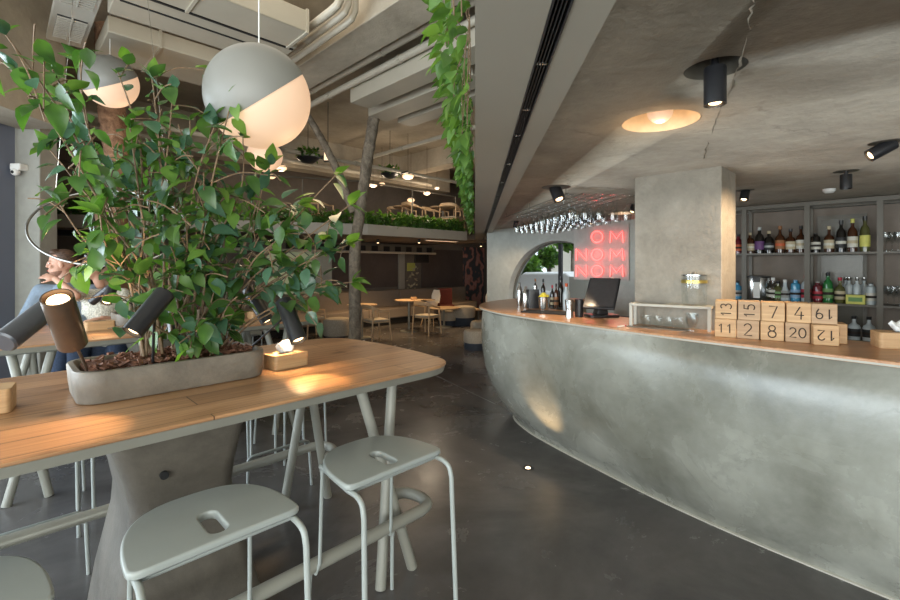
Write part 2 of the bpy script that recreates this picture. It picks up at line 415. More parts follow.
for y in (1.35, 1.75, 2.1, 2.7, 3.3, 4.0, 4.8):
    mb = MB(); mb.box((ex(y,.2), y, z0+.006), (.03, .012, .008)); build('clip', mb, M['steel'], sl, True)

# wall behind the bar (plane u = 6.45) with a round window
UW = 6.45
wc = onu(556, 300, UW); wv0 = (wc.y-wc.x)/S2; RZc = 1.06; RR = .99
def wallmesh():
    mb = MB(); v0, v1 = -1.8, 5.47; zt = ZT; th = .28
    n = 64; 
    outer = []; inner = []
    for k in range(n):
        a = 2*PI*k/n; inner.append((wv0+RR*math.cos(a), RZc+RR*math.sin(a)))
        # project on a rectangle
        c, s = math.cos(a), math.sin(a); hx0, hx1 = wv0-v0, v1-wv0; 
        tx = (hx1/c if c > 1e-6 else (-hx0/c if c < -1e-6 else 1e9)); tz = ((zt-RZc)/s if s > 1e-6 else (-RZc/s if s < -1e-6 else 1e9))
        tt = min(tx, tz); outer.append((wv0+c*tt, RZc+s*tt))
    for cv, cz in ((v0,0),(v1,0),(v0,zt),(v1,zt)):
        k = min(range(n), key=lambda i: abs(math.atan2(math.sin(2*PI*i/n-math.atan2(cz-RZc, cv-wv0)), math.cos(2*PI*i/n-math.atan2(cz-RZc, cv-wv0)))))
        outer[k] = (cv, cz)
    vs = []
    for u in (UW, UW+th):
        vs += [UV(u, v, z) for v, z in outer]+[UV(u, v, z) for v, z in inner]
    fs = []
    for k in range(n):
        j = (k+1)%n
        fs += [(k, n+k, n+j, j), (2*n+k, 2*n+j, 3*n+j, 3*n+k), (n+k, 3*n+k, 3*n+j, n+j), (k, j, 2*n+j, 2*n+k)]
    mb.add(vs, fs); return mb
struct(build('wall_bar', wallmesh(), M['wall']))
# round window frame and pane
wn = thing('window_1', 'round window', 'window', UV(UW+.1, wv0, RZc)); 
del wn['label']; del wn['category']; wn['kind'] = 'structure'
Mx = Matrix(((1/S2, -1/S2, 0), (1/S2, 1/S2, 0), (0, 0, 1))).to_3x3()   # local (u,v,z) -> world
def uvdir(u, v, z): return Mx@Vector((u, v, z))
mb = MB(); ring = []
for r, du in ((RR+.002, .05), (RR-.03, .05), (RR-.03, .09), (RR+.002, .09)):
    ring.append([UV(UW+.1+du, wv0+r*math.cos(2*PI*k/72), RZc+r*math.sin(2*PI*k/72)) for k in range(72)])
ring.append(ring[0]); mb.loft(ring, caps=False); f = build('window_frame', mb, M['shelf'], wn, True); struct(f)
mb = MB(); mb.add([UV(UW+.12, wv0+(RR-.02)*math.cos(2*PI*k/72), RZc+(RR-.02)*math.sin(2*PI*k/72)) for k in range(72)], [tuple(range(72))])
struct(build('window_pane', mb, M['pane'], wn, True))
mb = MB(); pm = onu(556, 260, UW); vm = (pm.y-pm.x)/S2; 
mb.box(UV(UW+.14, vm, 1.35), (.05, .06, 1.3), rz=RZ); struct(build('window_frame', mb, M['black'], wn, True))

# back wall of the restaurant (plane v = 10.7) and side walls
def wallv(name, v, u0, u1, z0, z1, th, mat):
    mb = MB(); mb.prism([UV(u0,v)[:2], UV(u1,v)[:2], UV(u1,v+th)[:2], UV(u0,v+th)[:2]], z0, z1); return struct(build(name, mb, mat))
def wallu(name, u, v0, v1, z0, z1, th, mat):
    mb = MB(); mb.prism([UV(u,v0)[:2], UV(u+th,v0)[:2], UV(u+th,v1)[:2], UV(u,v1)[:2]], z0, z1); return struct(build(name, mb, mat))
wallv('wall_back', 10.7, -1.6, 13.1, 0, ZT, .2, M['walldark'])
mb = MB(); mb.prism([(.70,8.46),(.90,8.6),(1.62,16.9),(1.42,16.9)], 0, ZT); struct(build('wall_far_right', mb, M['walldark']))
mb = MB(); mb.box((-9.4, 6.2, ZT/2), (.2, 5.6, ZT)); struct(build('wall_far_left', mb, M['walldark']))
# facade column and jog
mb = MB(); mb.box((-4.56, 4.93, ZT/2), (.33, .22, ZT)); struct(build('trim_facade_column', mb, M['coltrim'], bevel=.01))
mb = MB(); mb.box((-6.95, 4.95, ZT/2), (4.4, .16, ZT)); struct(build('wall_side_return', mb, M['wall']))
mb = MB(); mb.box((9.2, -.3, ZT/2), (.2, 7.4, ZT)); mb.box((7.6, 3.4, ZT/2), (3.2, .2, ZT)); struct(build('wall_right', mb, M['wall']))
# glazed facade on the left: sill, head, mullions and panes
fx = -4.72
mb = MB(); mb.box((fx, .35, .12), (.16, 8.9, .24)); mb.box((fx, .35, 3.8), (.16, 8.9, 1.2)); struct(build('wall_left', mb, M['bluestrip']))
wn = bpy.data.objects.new('window_2', None); C.objects.link(wn); wn['kind'] = 'structure'; wn.location = (fx, .35, .24)
for y in (-4.0, -1.8, .4, 2.6, 4.72):
    mb = MB(); mb.box((fx, y, 1.72), (.12, .16 if y < 4 else .26, 2.96)); struct(build('window_frame', mb, M['bluestrip'], wn, True))
for y in (-2.9, -.7, 1.5, 3.66):
    mb = MB(); mb.box((fx, y, 1.72), (.012, 2.04, 2.96)); struct(build('window_pane', mb, M['pane'], wn, True))
# street front behind the camera
mb = MB(); mb.box((0, -3.7, .2), (9.4, .16, .4)); mb.box((0, -3.7, 3.95), (9.4, .16, .9)); mb.box((6.9, -3.7, 1.9), (4.6, .16, 3.0)); struct(build('wall_front', mb, M['wall']))
wn = bpy.data.objects.new('window_3', None); C.objects.link(wn); wn['kind'] = 'structure'; wn.location = (0, -3.7, .4)
for x in (-4.6, -2.3, 0, 2.3, 4.6):
    mb = MB(); mb.box((x, -3.7, 1.95), (.12, .12, 3.1)); struct(build('window_frame', mb, M['bluestrip'], wn, True))
for x in (-3.45, -1.15, 1.15, 3.45):
    mb = MB(); mb.box((x, -3.7, 1.95), (2.18, .012, 3.1)); struct(build('window_pane', mb, M['pane'], wn, True))

# pillar behind the bar
pa = Vector((1.39,3.39)); pu0 = (pa.x+pa.y)/S2; pv1 = (pa.y-pa.x)/S2; pv0 = (2.95-1.77)/S2
mb = MB(); mb.prism([UV(pu0,pv0)[:2], UV(pu0+.36,pv0)[:2], UV(pu0+.36,pv1)[:2], UV(pu0,pv1)[:2]], 0, ZC+.02)
struct(build('trim_pillar', mb, M['pillar'], bevel=.006))
mb = MB(); q_ = random.Random(8); P = [onz(754,0,ZC), onz(738,70,ZC), onz(716,120,ZC), onz(703,160,ZC), onz(696,192,ZC)]
P = catmull(P, 14); mb.tube([Vector((p.x+q_.uniform(-.006,.006), p.y, ZC+.0015)) for p in P], [.0035*q_.uniform(.3,1.4) for _ in P], 5)
struct(build('trim_ceiling_seam', mb, M['ceil']))
# floor joints
mb = MB()
for a, b in (((380,315,),(450,346)),):
    p = onz(372, 345, 0); q = onz(520, 416, 0)
    d = (q-p).normalized(); sd = Vector((-d.y, d.x, 0))*.006
    mb.prism([(p+sd)[:2], (p-sd)[:2], (q-sd)[:2], (q+sd)[:2]], -.01, .0015)
struct(build('trim_floor_joint', mb, plain('joint_sealer', (.16,.16,.16), rough=.5)))

# mezzanine slab with fascia
mz = [UV(9.6,7.6), UV(5.15,7.5), Vector((-3.9,8.15,0)), Vector((-6.4,7.1,0)), Vector((-8.6,6.8,0)), Vector((-8.6,9,0)), UV(0,10.7), UV(9.6,10.7)]
mb = MB().prism([p[:2] for p in mz], 2.28, 2.40); struct(build('ceiling_mezzanine', mb, M['walldark']))
fz = [UV(8.05,7.46), UV(5.15,7.46), Vector((-3.9,8.1,0)), Vector((-6.4,7.05,0)), Vector((-8.6,6.75,0))]
def ribbon(mb, P, z0, z1, th):
    Q = []
    for i, p in enumerate(P):
        a = P[max(i-1,0)]; b = P[min(i+1,len(P)-1)]; d = (b-a).normalized(); Q.append(p+Vector((d.y,-d.x,0))*th)
    for i in range(len(P)-1):
        mb.prism([P[i][:2], P[i+1][:2], Q[i+1][:2], Q[i][:2]], z0, z1)
    return mb
mb = ribbon(MB(), fz, 2.25, 2.46, .06); struct(build('trim_mezzanine_fascia', mb, M['fascia']))

# mural wall, brown panels, glass-block window on the back wall
mm, t, b = nt('pink_leaf_mural'); tc = N(t, 'ShaderNodeTexCoord'); wv = N(t, 'ShaderNodeTexWave', Scale=1.1, Distortion=16.0, Detail=3.0); wv.inputs['Detail Scale'].default_value = 1.2
L(t, tc.outputs['Object'], wv.inputs['Vector']); r = ramp(t, wv.outputs['Fac'], [(.3,(.10,.10,.105)),(.5,(.14,.12,.12)),(.62,(.48,.17,.13)),(.9,(.60,.30,.25))]); L(t, r.outputs[0], b.inputs['Base Color']); b.inputs['Roughness'].default_value = .8
pm0 = onv(464, 300, 10.6); pm1 = onv(494, 300, 10.6)
u0 = (pm0.x+pm0.y)/S2; u1 = (pm1.x+pm1.y)/S2-.5
mb = MB(); mb.prism([UV(u0,10.64)[:2], UV(u1,10.64)[:2], UV(u1,10.69)[:2], UV(u0,10.69)[:2]], .02, 2.27); tag(build('leaf_mural', mb, mm), 'dark mural of pink leaves on the far wall left of the bar', 'mural')
def onbackrect(name, x0, x1, y0, y1, mat, v=10.69, th=.04, lab=None, cat=None):
    a = onv(x0, (y0+y1)/2, v); b_ = onv(x1, (y0+y1)/2, v); ua = (a.x+a.y)/S2; ub = (b_.x+b_.y)/S2; c = onv((x0+x1)/2, y0, v).z; d = onv((x0+x1)/2, y1, v).z
    mb = MB(); mb.prism([UV(ua,v-th)[:2], UV(ub,v-th)[:2], UV(ub,v)[:2], UV(ua,v)[:2]], d, c); o = build(name, mb, mat)
    if lab: tag(o, lab, cat)
    else: struct(o)
    return o
onbackrect('trim_brown_panel', 331, 397, 253, 288, M['wallwarm']); onbackrect('trim_brown_panel', 421, 464, 250, 289, M['wallwarm'])
onbackrect('trim_pale_pier', 312, 331, 250, 300, M['wall'], v=10.66)
onbackrect('trim_pale_pier', 398, 404, 250, 290, M['fascia'], v=10.66)
gm, t, b = nt('glass_block'); tc = N(t, 'ShaderNodeTexCoord'); mp = N(t, 'ShaderNodeMapping'); mp.inputs['Rotation'].default_value = (PI/2,0,-PI/4)
L(t, tc.outputs['Object'], mp.inputs[0]); br = N(t, 'ShaderNodeTexBrick'); br.offset = 0; br.inputs['Brick Width'].default_value = .2; br.inputs['Row Height'].default_value = .2; br.inputs['Scale'].default_value = 1.0; br.inputs['Mortar Size'].default_value = .012
br.inputs['Color1'].default_value = (.20,.22,.14,1); br.inputs['Color2'].default_value = (.32,.34,.2,1); br.inputs['Mortar'].default_value = (.04,.04,.035,1); L(t, mp.outputs[0], br.inputs['Vector']); L(t, br.outputs['Color'], b.inputs['Base Color']); b.inputs['Roughness'].default_value = .15
L(t, br.outputs['Color'], b.inputs['Emission Color']); b.inputs['Emission Strength'].default_value = .35
o = onbackrect('window_4', 266, 311, 248, 296, gm, v=10.66)

# ================================================================== DUCTS, BEAMS AND PIPES under the upper ceiling
def uvbox(mb, u0, u1, v0, v1, z0, z1): return mb.prism([UV(u0,v0)[:2], UV(u1,v0)[:2], UV(u1,v1)[:2], UV(u0,v1)[:2]], z0, z1)
struct(build('trim_ceiling_beam', uvbox(MB(), 2.5, 2.93, -1, 10.6, 4.0, ZT), M['ceilhi'], bevel=.01))
struct(build('trim_ceiling_beam', uvbox(MB(), 7.2, 7.6, 3.2, 10.6, 3.95, ZT), M['ceilhi'], bevel=.01))
struct(build('trim_ceiling_beam', uvbox(MB(), -1.5, 9.0, 9.0, 9.4, 3.7, ZT), M['ceilhi'], bevel=.01))
mb = MB(); mb.box((-4.35,.8,3.75),(.5,8,1.3)); struct(build('trim_facade_beam', mb, M['ceilhi']))
def pipe_thing(name, label, pts, r, cl=True, group=None):
    t_ = thing(name, label, 'pipe', pts[0], 0, group)
    build('pipe_run', MB().tube(pts, r, 12), M['pipe'], t_, True)
    if cl:
        mb = MB()
        for k in range(1, 5):
            q = Vector(pts[0]).lerp(Vector(pts[-1]), k/5); d = (Vector(pts[-1])-Vector(pts[0])).normalized()
            if len(pts) == 2: mb.cyl(q-d*.02, q+d*.02, r*1.18, n=12)
        if mb.v: build('clamp', mb, M['duct'], t_, True)
    return t_
pipe_thing('ceiling_pipe', 'pale straight pipe beside the ceiling beam, nearest to the beam', [UV(3.1,1,4.1), UV(3.1,9,4.1)], .045)
pipe_thing('ceiling_pipe', 'pale straight pipe to the right of the beam, farther from it', [UV(3.36,1,4.1), UV(3.36,9,4.1)], .045)
for k, (du, lb) in enumerate(((0,'outermost pale pipe of the three elbowed ceiling pipes'),(.105,'middle pale pipe of the three elbowed ceiling pipes'),(.21,'pale elbowed ceiling pipe closest to the beam'))):
    vv = 3.52+du*.5
    p = [UV(2.12+du, 5.2, 3.95), UV(2.12+du, vv+.12, 3.95), UV(2.13+du, vv+.03, 3.97), UV(2.15+du, vv, 4.05), UV(2.15+du, vv, 4.16), UV(2.17+du, vv-.05, 4.24), UV(2.19+du, vv-.14, 4.26), UV(2.19+du, 1.4, 4.26)]
    pipe_thing('elbow_pipe', lb, p, .036, False)
def duct(name, label, u0, u1, v0, v1, z0, z1, mat='duct', flange=True, cat='duct'):
    t_ = thing(name, label, cat, UV((u0+u1)/2,(v0+v1)/2,z0))
    build('body', uvbox(MB(), u0, u1, v0, v1, z0, z1), M[mat], t_, True, bevel=.008)
    if flange:
        ks = [u1-.015]+[u1-.9*k for k in range(1, int((u1-u0)/.9)+1)]
        for u in ks: build('flange', uvbox(MB(), u-.012, u+.014, v0-.012, v1+.012, z0-.012, z1+.01), M['duct'], t_, True)
    return t_
duct('ceiling_duct', 'long pale box duct ending above the big round pendant', -2.5, 2.02, 3.87, 4.27, 3.8, 4.0)
t_ = duct('slot_soffit', 'pale flat duct casing with two dark slots left of the pendant', .66, 2.12, 4.30, 4.87, 3.84, 4.0, cat='air duct', flange=False)
mb = MB(); uvbox(mb, .7, 2.1, 4.345, 4.375, 3.832, 3.843); uvbox(mb, .7, 2.1, 4.54, 4.56, 3.832, 3.843); build('slot', mb, M['blacks'], t_, True)
duct('flat_duct', 'wide flat grey duct behind the slotted casing', .72, 2.05, 5.3, 6.1, 3.86, 4.02)
duct('air_unit', 'slim pale air unit below the ceiling just above the tree top', 3.44, 3.76, 3.0, 5.4, 3.9, 4.14, cat='air conditioner', flange=False)
duct('air_unit', 'second slim pale air unit, farther right over the tree', 3.98, 4.34, 3.6, 5.75, 3.92, 4.12, cat='air conditioner', flange=False)
duct('air_unit', 'third slim air unit, farthest from the beam near the hanging ivy', 4.55, 4.85, 3.6, 5.75, 3.95, 4.12, cat='air conditioner', flange=False)
pipe_thing('ceiling_pipe', 'thin pale pipe crossing above the mezzanine', [UV(-.5,8.7,3.75), UV(8,8.7,3.75)], .05)
pipe_thing('ceiling_pipe', 'lower thin pipe crossing behind the tree', [UV(.5,7.2,3.55), UV(7.5,7.2,3.55)], .035)
pipe_thing('ceiling_pipe', 'dark-side pipe running towards the ivy over the tables', [UV(5.6,3.0,3.95), UV(5.6,9.5,3.95)], .04)
pipe_thing('ceiling_pipe', 'thin vertical riser pipe on the dark back wall left of the trunk', [at(78,60,8.6), at(78,330,8.6)], .03, False)
# ceiling cassette with two grilles
t_ = thing('air_grille', 'cream ceiling panel with two louvred grilles, top left', 'air vent', UV(.48,5.2,3.94))
build('panel', uvbox(MB(), .33, .63, 4.35, 6.15, 3.95, 4.0), M['grille'], t_, True, bevel=.008)
for v0_, v1_ in ((4.45,5.15),(5.45,6.0)):
    g = build('grille', uvbox(MB(), .37, .59, v0_, v1_, 3.944, 3.951), M['blacks'], t_, True)
    mb = MB()
    k = v0_+.02
    while k < v1_: uvbox(mb, .37, .59, k, k+.016, 3.93, 3.95); k += .045
    uvbox(mb, .475, .485, v0_, v1_, 3.928, 3.95)
    build('louvre', mb, M['grille'], g, True)

# ducts and a dark screen under the mezzanine
mb = MB(); t_ = thing('duct_run', 'dark box duct running under the mezzanine', 'duct', UV(7,10.2,2.0))
build('body', uvbox(MB(), 3.0, 9.4, 10.1, 10.4, 1.98, 2.22), M['shelf'], t_, True)
mb = MB()
for k in range(16): uvbox(mb, 3.1+k*.4, 3.3+k*.4, 10.085, 10.1, 2.02, 2.17)
build('grille', mb, M['blacks'], t_, True)
pipe_thing('ceiling_pipe', 'slim grey pipe under the mezzanine edge', [UV(3.2,9.6,1.98), UV(9.0,9.6,1.98)], .03)
def screen(x0, x1, y0, y1, v, lab):
    t_ = thing('wall_screen', lab, 'screen', onv((x0+x1)/2, (y0+y1)/2, v)); a = onv(x0, y0, v); b_ = onv(x1, y1, v); ua = (a.x+a.y)/S2; ub = (b_.x+b_.y)/S2
    build('body', uvbox(MB(), ua, ub, v, v+.05, b_.z, a.z), M['black'], t_, True, bevel=.006)
    build('display', uvbox(MB(), ua+.02, ub-.02, v-.003, v, b_.z+.03, a.z-.03), M['blacks'], t_, True)
screen(55, 74, 216, 236, 10.55, 'black screen on the back wall behind the man')
screen(415, 429, 254, 263, 10.0, 'small black screen hanging above the banquette')
# ================================================================== HIGH TABLES
def table_outline(hl, hw, n=10, bulge=.085, rc=.17, inset=0.0):
    # straight long sides, gently bowed ends, rounded corners
    hl -= inset; hw -= inset; P = []
    ptsR = []
    for k in range(n+1):
        y = -hw+rc+(2*(hw-rc))*k/n
        ptsR.append((hl-bulge*(abs(y)/(hw))**2, y))
    def corner(c0, c1, c2):
        return [((1-t)**2*c0[0]+2*t*(1-t)*c1[0]+t*t*c2[0], (1-t)**2*c0[1]+2*t*(1-t)*c1[1]+t*t*c2[1]) for t in [i/7 for i in range(1, 7)]]
    e = ptsR[-1]; xr = hl-bulge
    top = (xr-rc*1.3, hw)
    P = ptsR+corner(e, (xr, hw), top)+[top, (-top[0], hw)]+corner((-top[0], hw), (-xr, hw), (-e[0], e[1]))
    P += [(-x, y) for x, y in reversed(ptsR)]
    P += corner((-e[0], -e[1]), (-xr, -hw), (-top[0], -hw))+[(-top[0], -hw), (top[0], -hw)]+corner((top[0], -hw), (xr, -hw), (e[0], -e[1]))
    return P
def high_table(label, loc):
    t_ = thing('high_table', label, 'table', loc, RZ)
    o0 = table_outline(1.345, .66); 
    mb = MB(); mb.prism(o0, 1.086, 1.10); build('tabletop', mb, M['table'], t_, bevel=.004)
    a = table_outline(1.343, .658); b_ = table_outline(1.335, .65); c_ = table_outline(1.30, .615)
    mb = MB(); mb.loft([[(x,y,1.0862) for x,y in a], [(x,y,1.052) for x,y in b_], [(x,y,1.04) for x,y in c_]], smooth=False); build('edge_band', mb, M['edge'], t_)
    # hourglass concrete pedestal
    lev = [(1.041,-.29,.27,.31),(.98,-.268,.262,.30),(.87,-.232,.245,.275),(.76,-.20,.228,.255),(.66,-.182,.218,.245),(.56,-.188,.225,.25),(.42,-.215,.255,.27),(.28,-.24,.29,.30),(.13,-.262,.325,.315),(.02,-.275,.345,.325),(0,-.275,.345,.325)]
    rings = []
    for z, a0, a1, hv in lev: rings.append([(x,y,z) for x,y in rrect((a1-a0)/2, hv, .07, 6, (a0+a1)/2, -.02)])
    pd = build('pedestal', MB().loft(rings), M['pedestal'], t_)
    mb = MB(); mb.cyl((-.075,-.30,.79),(-.075,-.22,.79),.016,n=20); build('bolt_hole', mb, M['blacks'], pd)
    for s in (1,-1):
        for (f0, t0) in (((.82,-.55),(1.02,-.39)),((1.04,-.54),(.79,-.39)),((.80,.52),(.89,.33)),((1.10,.46),(.87,.33))):
            mb = MB(); mb.cyl((s*f0[0],f0[1],0),(s*t0[0],t0[1],1.04),.028,n=18); build('leg', mb, M['leg'], t_)
    for s in (1,-1):
        mb = MB(); y = .60*s
        P = [(-1.04,y-.24*s,.33),(-1.11,y-.21*s,.33),(-1.14,y-.12*s,.33),(-1.12,y-.03*s,.33),(-1.05,y,.33)]
        path = catmull(P, 6)+catmull([(1.05,y,.33),(1.12,y-.03*s,.33),(1.14,y-.12*s,.33),(1.11,y-.21*s,.33),(1.04,y-.24*s,.33)], 6)
        mb.tube(path, .03, 14); build('foot_rail', mb, M['leg'], t_)
    return t_
T1 = UV(.55, 2.42, 0); T2 = UV(1.07, 4.85, 0)
high_table('near high oak table with grey edge and concrete pedestal', T1)
high_table('second high oak table, behind the planter where the couple stand', T2)

# ------------------------------------------------------------------ stools
def stool(label, loc, rz):
    t_ = thing('bar_stool', label, 'bar stool', loc, rz, None)
    n = 96; zt = .815; th = .026
    def outer(sc_=1.0, off=0.0):
        P = []
        for k in range(n):
            a = 2*PI*k/n-PI/2
            # direction from slot centre, intersect with D outline
            c, s_ = math.cos(a), math.sin(a)
            # param: superellipse back, flat front
            lo, hi = 0.0, 1.0
            def inside(x, y):
                yy = (y+.185)/.37
                if yy < 0 or yy > 1 or abs(x) > .25: return False
                if abs(x) > .25-.03 and y < -.185+.03:
                    if (abs(x)-.22)**2+(y+.155)**2 > .03**2: return False
                return (abs(x)/.25)**2.7+yy**2.7 <= 1
            for _ in range(24):
                m_ = (lo+hi)/2
                if inside(c*m_, -.065+s_*m_): lo = m_
                else: hi = m_
            r = lo-off; P.append((c*r, -.065+s_*r))
        return P
    def slot(g=0.0):
        P = []
        for k in range(n):
            a = 2*PI*k/n-PI/2; c, s_ = math.cos(a), math.sin(a)
            lo, hi = 0.0, .2
            def ins(x, y):
                hy, hx = .075+g, .028+g
                yy = max(0, abs(y)-(hy-hx)); return math.hypot(x, yy) <= hx
            for _ in range(20):
                m_ = (lo+hi)/2
                if ins(c*m_, s_*m_): lo = m_
                else: hi = m_
            P.append((c*lo, -.065+s_*lo))
        return P
    o0 = outer(); o1 = outer(off=.007); o2 = outer(off=.003); s0 = slot(); s1 = slot(.008)
    rings = [[(x,y,zt-th) for x,y in s0], [(x,y,zt-th) for x,y in o1], [(x,y,zt-th+.006) for x,y in o0], [(x,y,zt-.009) for x,y in o0], [(x,y,zt-.003) for x,y in o2], [(x,y,zt) for x,y in outer(off=.010)],
             [(x,y,zt) for x,y in s1], [(x,y,zt-.005) for x,y in s0], [(x,y,zt-th) for x,y in s0]]
    o = build('seat', MB().loft(rings, caps=False), M['stool'], t_, sharp=60); wn_ = o.modifiers.new('wn','WEIGHTED_NORMAL'); wn_.weight = 100
    for s_ in (1,-1):
        # tube runs under the seat, bends down in front: front leg; thin rear leg
        mb = MB(); x = .225*s_
        mb.tube([(x*.86,.12,zt-th-.012)]+catmull([(x,-.15,zt-th-.012),(x,-.205,zt-th-.012),(x*1.01,-.243,zt-th-.03),(x*1.015,-.258,zt-th-.075)],5)+[(x*1.06,-.285,.0)], .0105, 12); build('front_leg', mb, M['stool'], t_)
        mb = MB(); mb.tube([(x*.84,.115,zt-th-.008),(x*.86,.13,.35),(x*.9,.15,.30)], .008, 10); build('rear_leg', mb, M['stool'], t_)
    mb = MB(); mb.tube([(-.235,.175,0)]+catmull([(-.225,.16,.27),(-.222,.155,.315),(-.19,.155,.335)],4)+catmull([(.19,.155,.335),(.222,.155,.315),(.225,.16,.27)],4)+[(.235,.175,0)], .010, 10); build('footrest', mb, M['stool'], t_)
    mb = MB(); mb.tube([(-.225,-.155,zt-th-.012),(.225,-.155,zt-th-.012)], .0105, 10); build('seat_bar', mb, M['stool'], t_)
    return t_
s0 = stool('grey-green stool with oblong hole in its seat, at the near table, closest to the bar', UV(1.177, 1.655), RZ)
dup(s0, UV(.49, 1.65), RZ, 'large grey-green stool seat in the bottom foreground before the concrete pedestal')
dup(s0, UV(-.15, 1.69), RZ, 'grey-green stool cut off at the bottom left corner')
for u, v, lb in ((.10,3.24,'grey-green stool on the far side of the near table, left of the pedestal'),(1.42,3.30,'grey-green stool on the far side of the near table, seen between the table legs'),(-.45,3.24,'grey-green stool at the left end behind the near table')):
    dup(s0, UV(u, v), RZ+PI, lb)
for u, v, rz, lb in ((.2,4.05,0,'grey-green stool in front of the second high table, left'),(1.2,4.05,0,'grey-green stool in front of the second high table, hidden by the planter'),(1.9,4.05,0,'grey-green stool at the right end of the second high table'),(2.1,5.7,PI,'grey-green stool behind the right end of the second high table')):
    dup(s0, UV(u, v), RZ+rz, lb)

# ------------------------------------------------------------------ planter
def planter(label, loc, hl=.375, hw=.205):
    t_ = thing('table_planter', label, 'planter', loc, RZ)
    def rr(a, b_, z, r=.09): return [(x,y,z) for x,y in rrect(a, b_, r, 8)]
    rings = [rr(hl-.018,hw-.018,0,.08), rr(hl-.012,hw-.012,.004,.08), rr(hl-.004,hw-.004,.07), rr(hl,hw,.122,.1), rr(hl-.004,hw-.004,.13,.1), rr(hl-.022,hw-.022,.131,.08), rr(hl-.03,hw-.03,.122,.075), rr(hl-.04,hw-.04,.085,.07)]
    build('trough', MB().loft(rings), M['planter'], t_)
    mb = MB()
    mb.prism(rrect(hl-.045,hw-.045,.06,6), .084, .118)
    q = random.Random(3)
    for k in range(420):
        x = q.uniform(-hl+.06,hl-.06); y = q.uniform(-hw+.06,hw-.06)
        hgt = .122+.020*math.sin(x*9+1)*math.cos(y*14)+q.uniform(0,.02)
        m_ = Euler((q.uniform(-.6,.6),q.uniform(-.6,.6),q.uniform(0,6.3))).to_matrix()
        mb.box((x,y,hgt), (q.uniform(.02,.05),q.uniform(.01,.02),q.uniform(.004,.009)), m=m_)
    o = build('bark_mulch', mb, M['mulch'], t_); o['kind'] = 'stuff'
    return t_
P1 = UV(.575, 2.42, 1.10)
planter('oblong concrete planter trough filled with bark on the near table', P1)
P2 = UV(1.07, 4.85, 1.10)
planter('concrete planter trough on the second high table', P2)

# ------------------------------------------------------------------ tissue boxes
def tissue_box(label, loc, rz, tissue=True, size=(.20,.13,.075)):
    t_ = thing('tissue_box', label, 'tissue box', loc, rz)
    a, b_, c_ = size
    build('box', MB().prism(rrect(a/2,b_/2,.018,5), 0, c_), M['block'], t_, bevel=.003)
    mb = MB(); mb.prism(rrect(.045,.012,.011,5), c_-.001, c_+.0015); build('slot', mb, M['blacks'], t_)
    if tissue:
        q = random.Random(5); mb = MB(); n = 9; g = []
        for i in range(n):
            for j in range(7):
                s_ = i/(n-1)-.5; h_ = j/6
                g.append((s_*(.06+.07*h_), .022*math.sin(s_*9+h_*2.5)*(.3+h_)+(h_*.02), c_+h_*(.06-.03*abs(s_)+.012*math.sin(s_*13))))
        mb.add(g, [(i*7+j,(i+1)*7+j,(i+1)*7+j+1,i*7+j+1) for i in range(n-1) for j in range(6)], True)
        o = build('tissue', mb, M['tissue'], t_); s = o.modifiers.new('s','SOLIDIFY'); s.thickness = .0015
    return t_
tissue_box('wooden tissue box with white tissue right of the planter', UV(1.10, 2.36, 1.10), RZ+.1)
tissue_box('wooden box without tissue at the left edge of the near table', UV(-.055, 2.42, 1.10), RZ-.15, False, (.19,.13,.09))
tissue_box('wooden tissue box on the second table in front of the couple', UV(.60, 4.82, 1.10), RZ, False)
tissue_box('wooden tissue box on the second table beyond the leaves', UV(1.9, 4.7, 1.10), RZ, False)

# ------------------------------------------------------------------ spot lamps on rods
def lamp(label, base, heads, rod_mat='black', group=None, rod=.0055, power=8, target=None):
    """base: world foot of the rod; heads: list of (closed end, lit end, radius, material)"""
    t_ = thing('table_spot_lamp', label, 'lamp', base, 0, group)
    top = heads[0][0].lerp(heads[0][1], .35)
    build('rod', MB().tube([base, base.lerp(top, .97)+Vector((0,.0,0))], rod, 10), M[rod_mat], t_, True)
    for a, b_, r, mt in heads:
        d = (b_-a).normalized(); q = d.to_track_quat('Z','Y').to_matrix()
        l_ = (b_-a).length
        mb = MB().lathe([(0,0),(r*.85,0),(r,.006),(r,l_),(r*.9,l_),(r*.86,l_-.02),(0,l_-.021)], a, 28, q); h_ = build('lamp_head', mb, M[mt], t_, True)
        mb = MB().ell(b_-d*.014, (r*.7,r*.7,r*.22), q, 20, 8); build('bulb', mb, M['bulb'], h_, True)
        if power: spot('lamp_light', b_+d*.012, b_+d, power, 80, .8, .02)
    return t_
PT = 1.10+.10
lb = UV(.27, 2.36, PT)
lamp('twin spot lamp at the left end of the planter, one brown head lit upwards', UV(.262,2.36,PT),
     [(at(73,345,1.55), at(57,297,1.43), .043, 'bronze'), (at(3,343,1.42), at(60,299,1.64), .037, 'bluegrey')], 'bronze', power=5)
lamp('black spot lamp on a tall rod aimed down over the planter', onz(182,352,PT) if False else UV(.47,2.30,PT),
     [(at(166,292,1.80), at(132,333,1.68), .037, 'black')], power=7)
lamp('black spot lamp hanging low behind the stems', UV(.50,2.52,PT), [(at(173,305,2.2), at(178,338,2.15), .036, 'black')], power=0)
lamp('black twin spot lamp leaning over the tissue box at the right end of the planter', UV(.90,2.40,PT),
     [(at(283,300,2.30), at(299,341,2.22), .040, 'black'), (at(248,288,2.45), at(268,322,2.42), .036, 'black')], power=9)
lamp('small black twin spot lamp on the second table beside the woman', UV(.95,4.7,PT),
     [(at(113,286,3.75), at(106,303,3.65), .040, 'black'), (at(110,288,3.8), at(92,302,3.8), .034, 'black')], power=5)
lamp('small lit spot lamp beyond the planter stems', UV(1.35,4.85,PT), [(at(204,303,4.0), at(193,297,3.85), .036, 'black')], power=4)
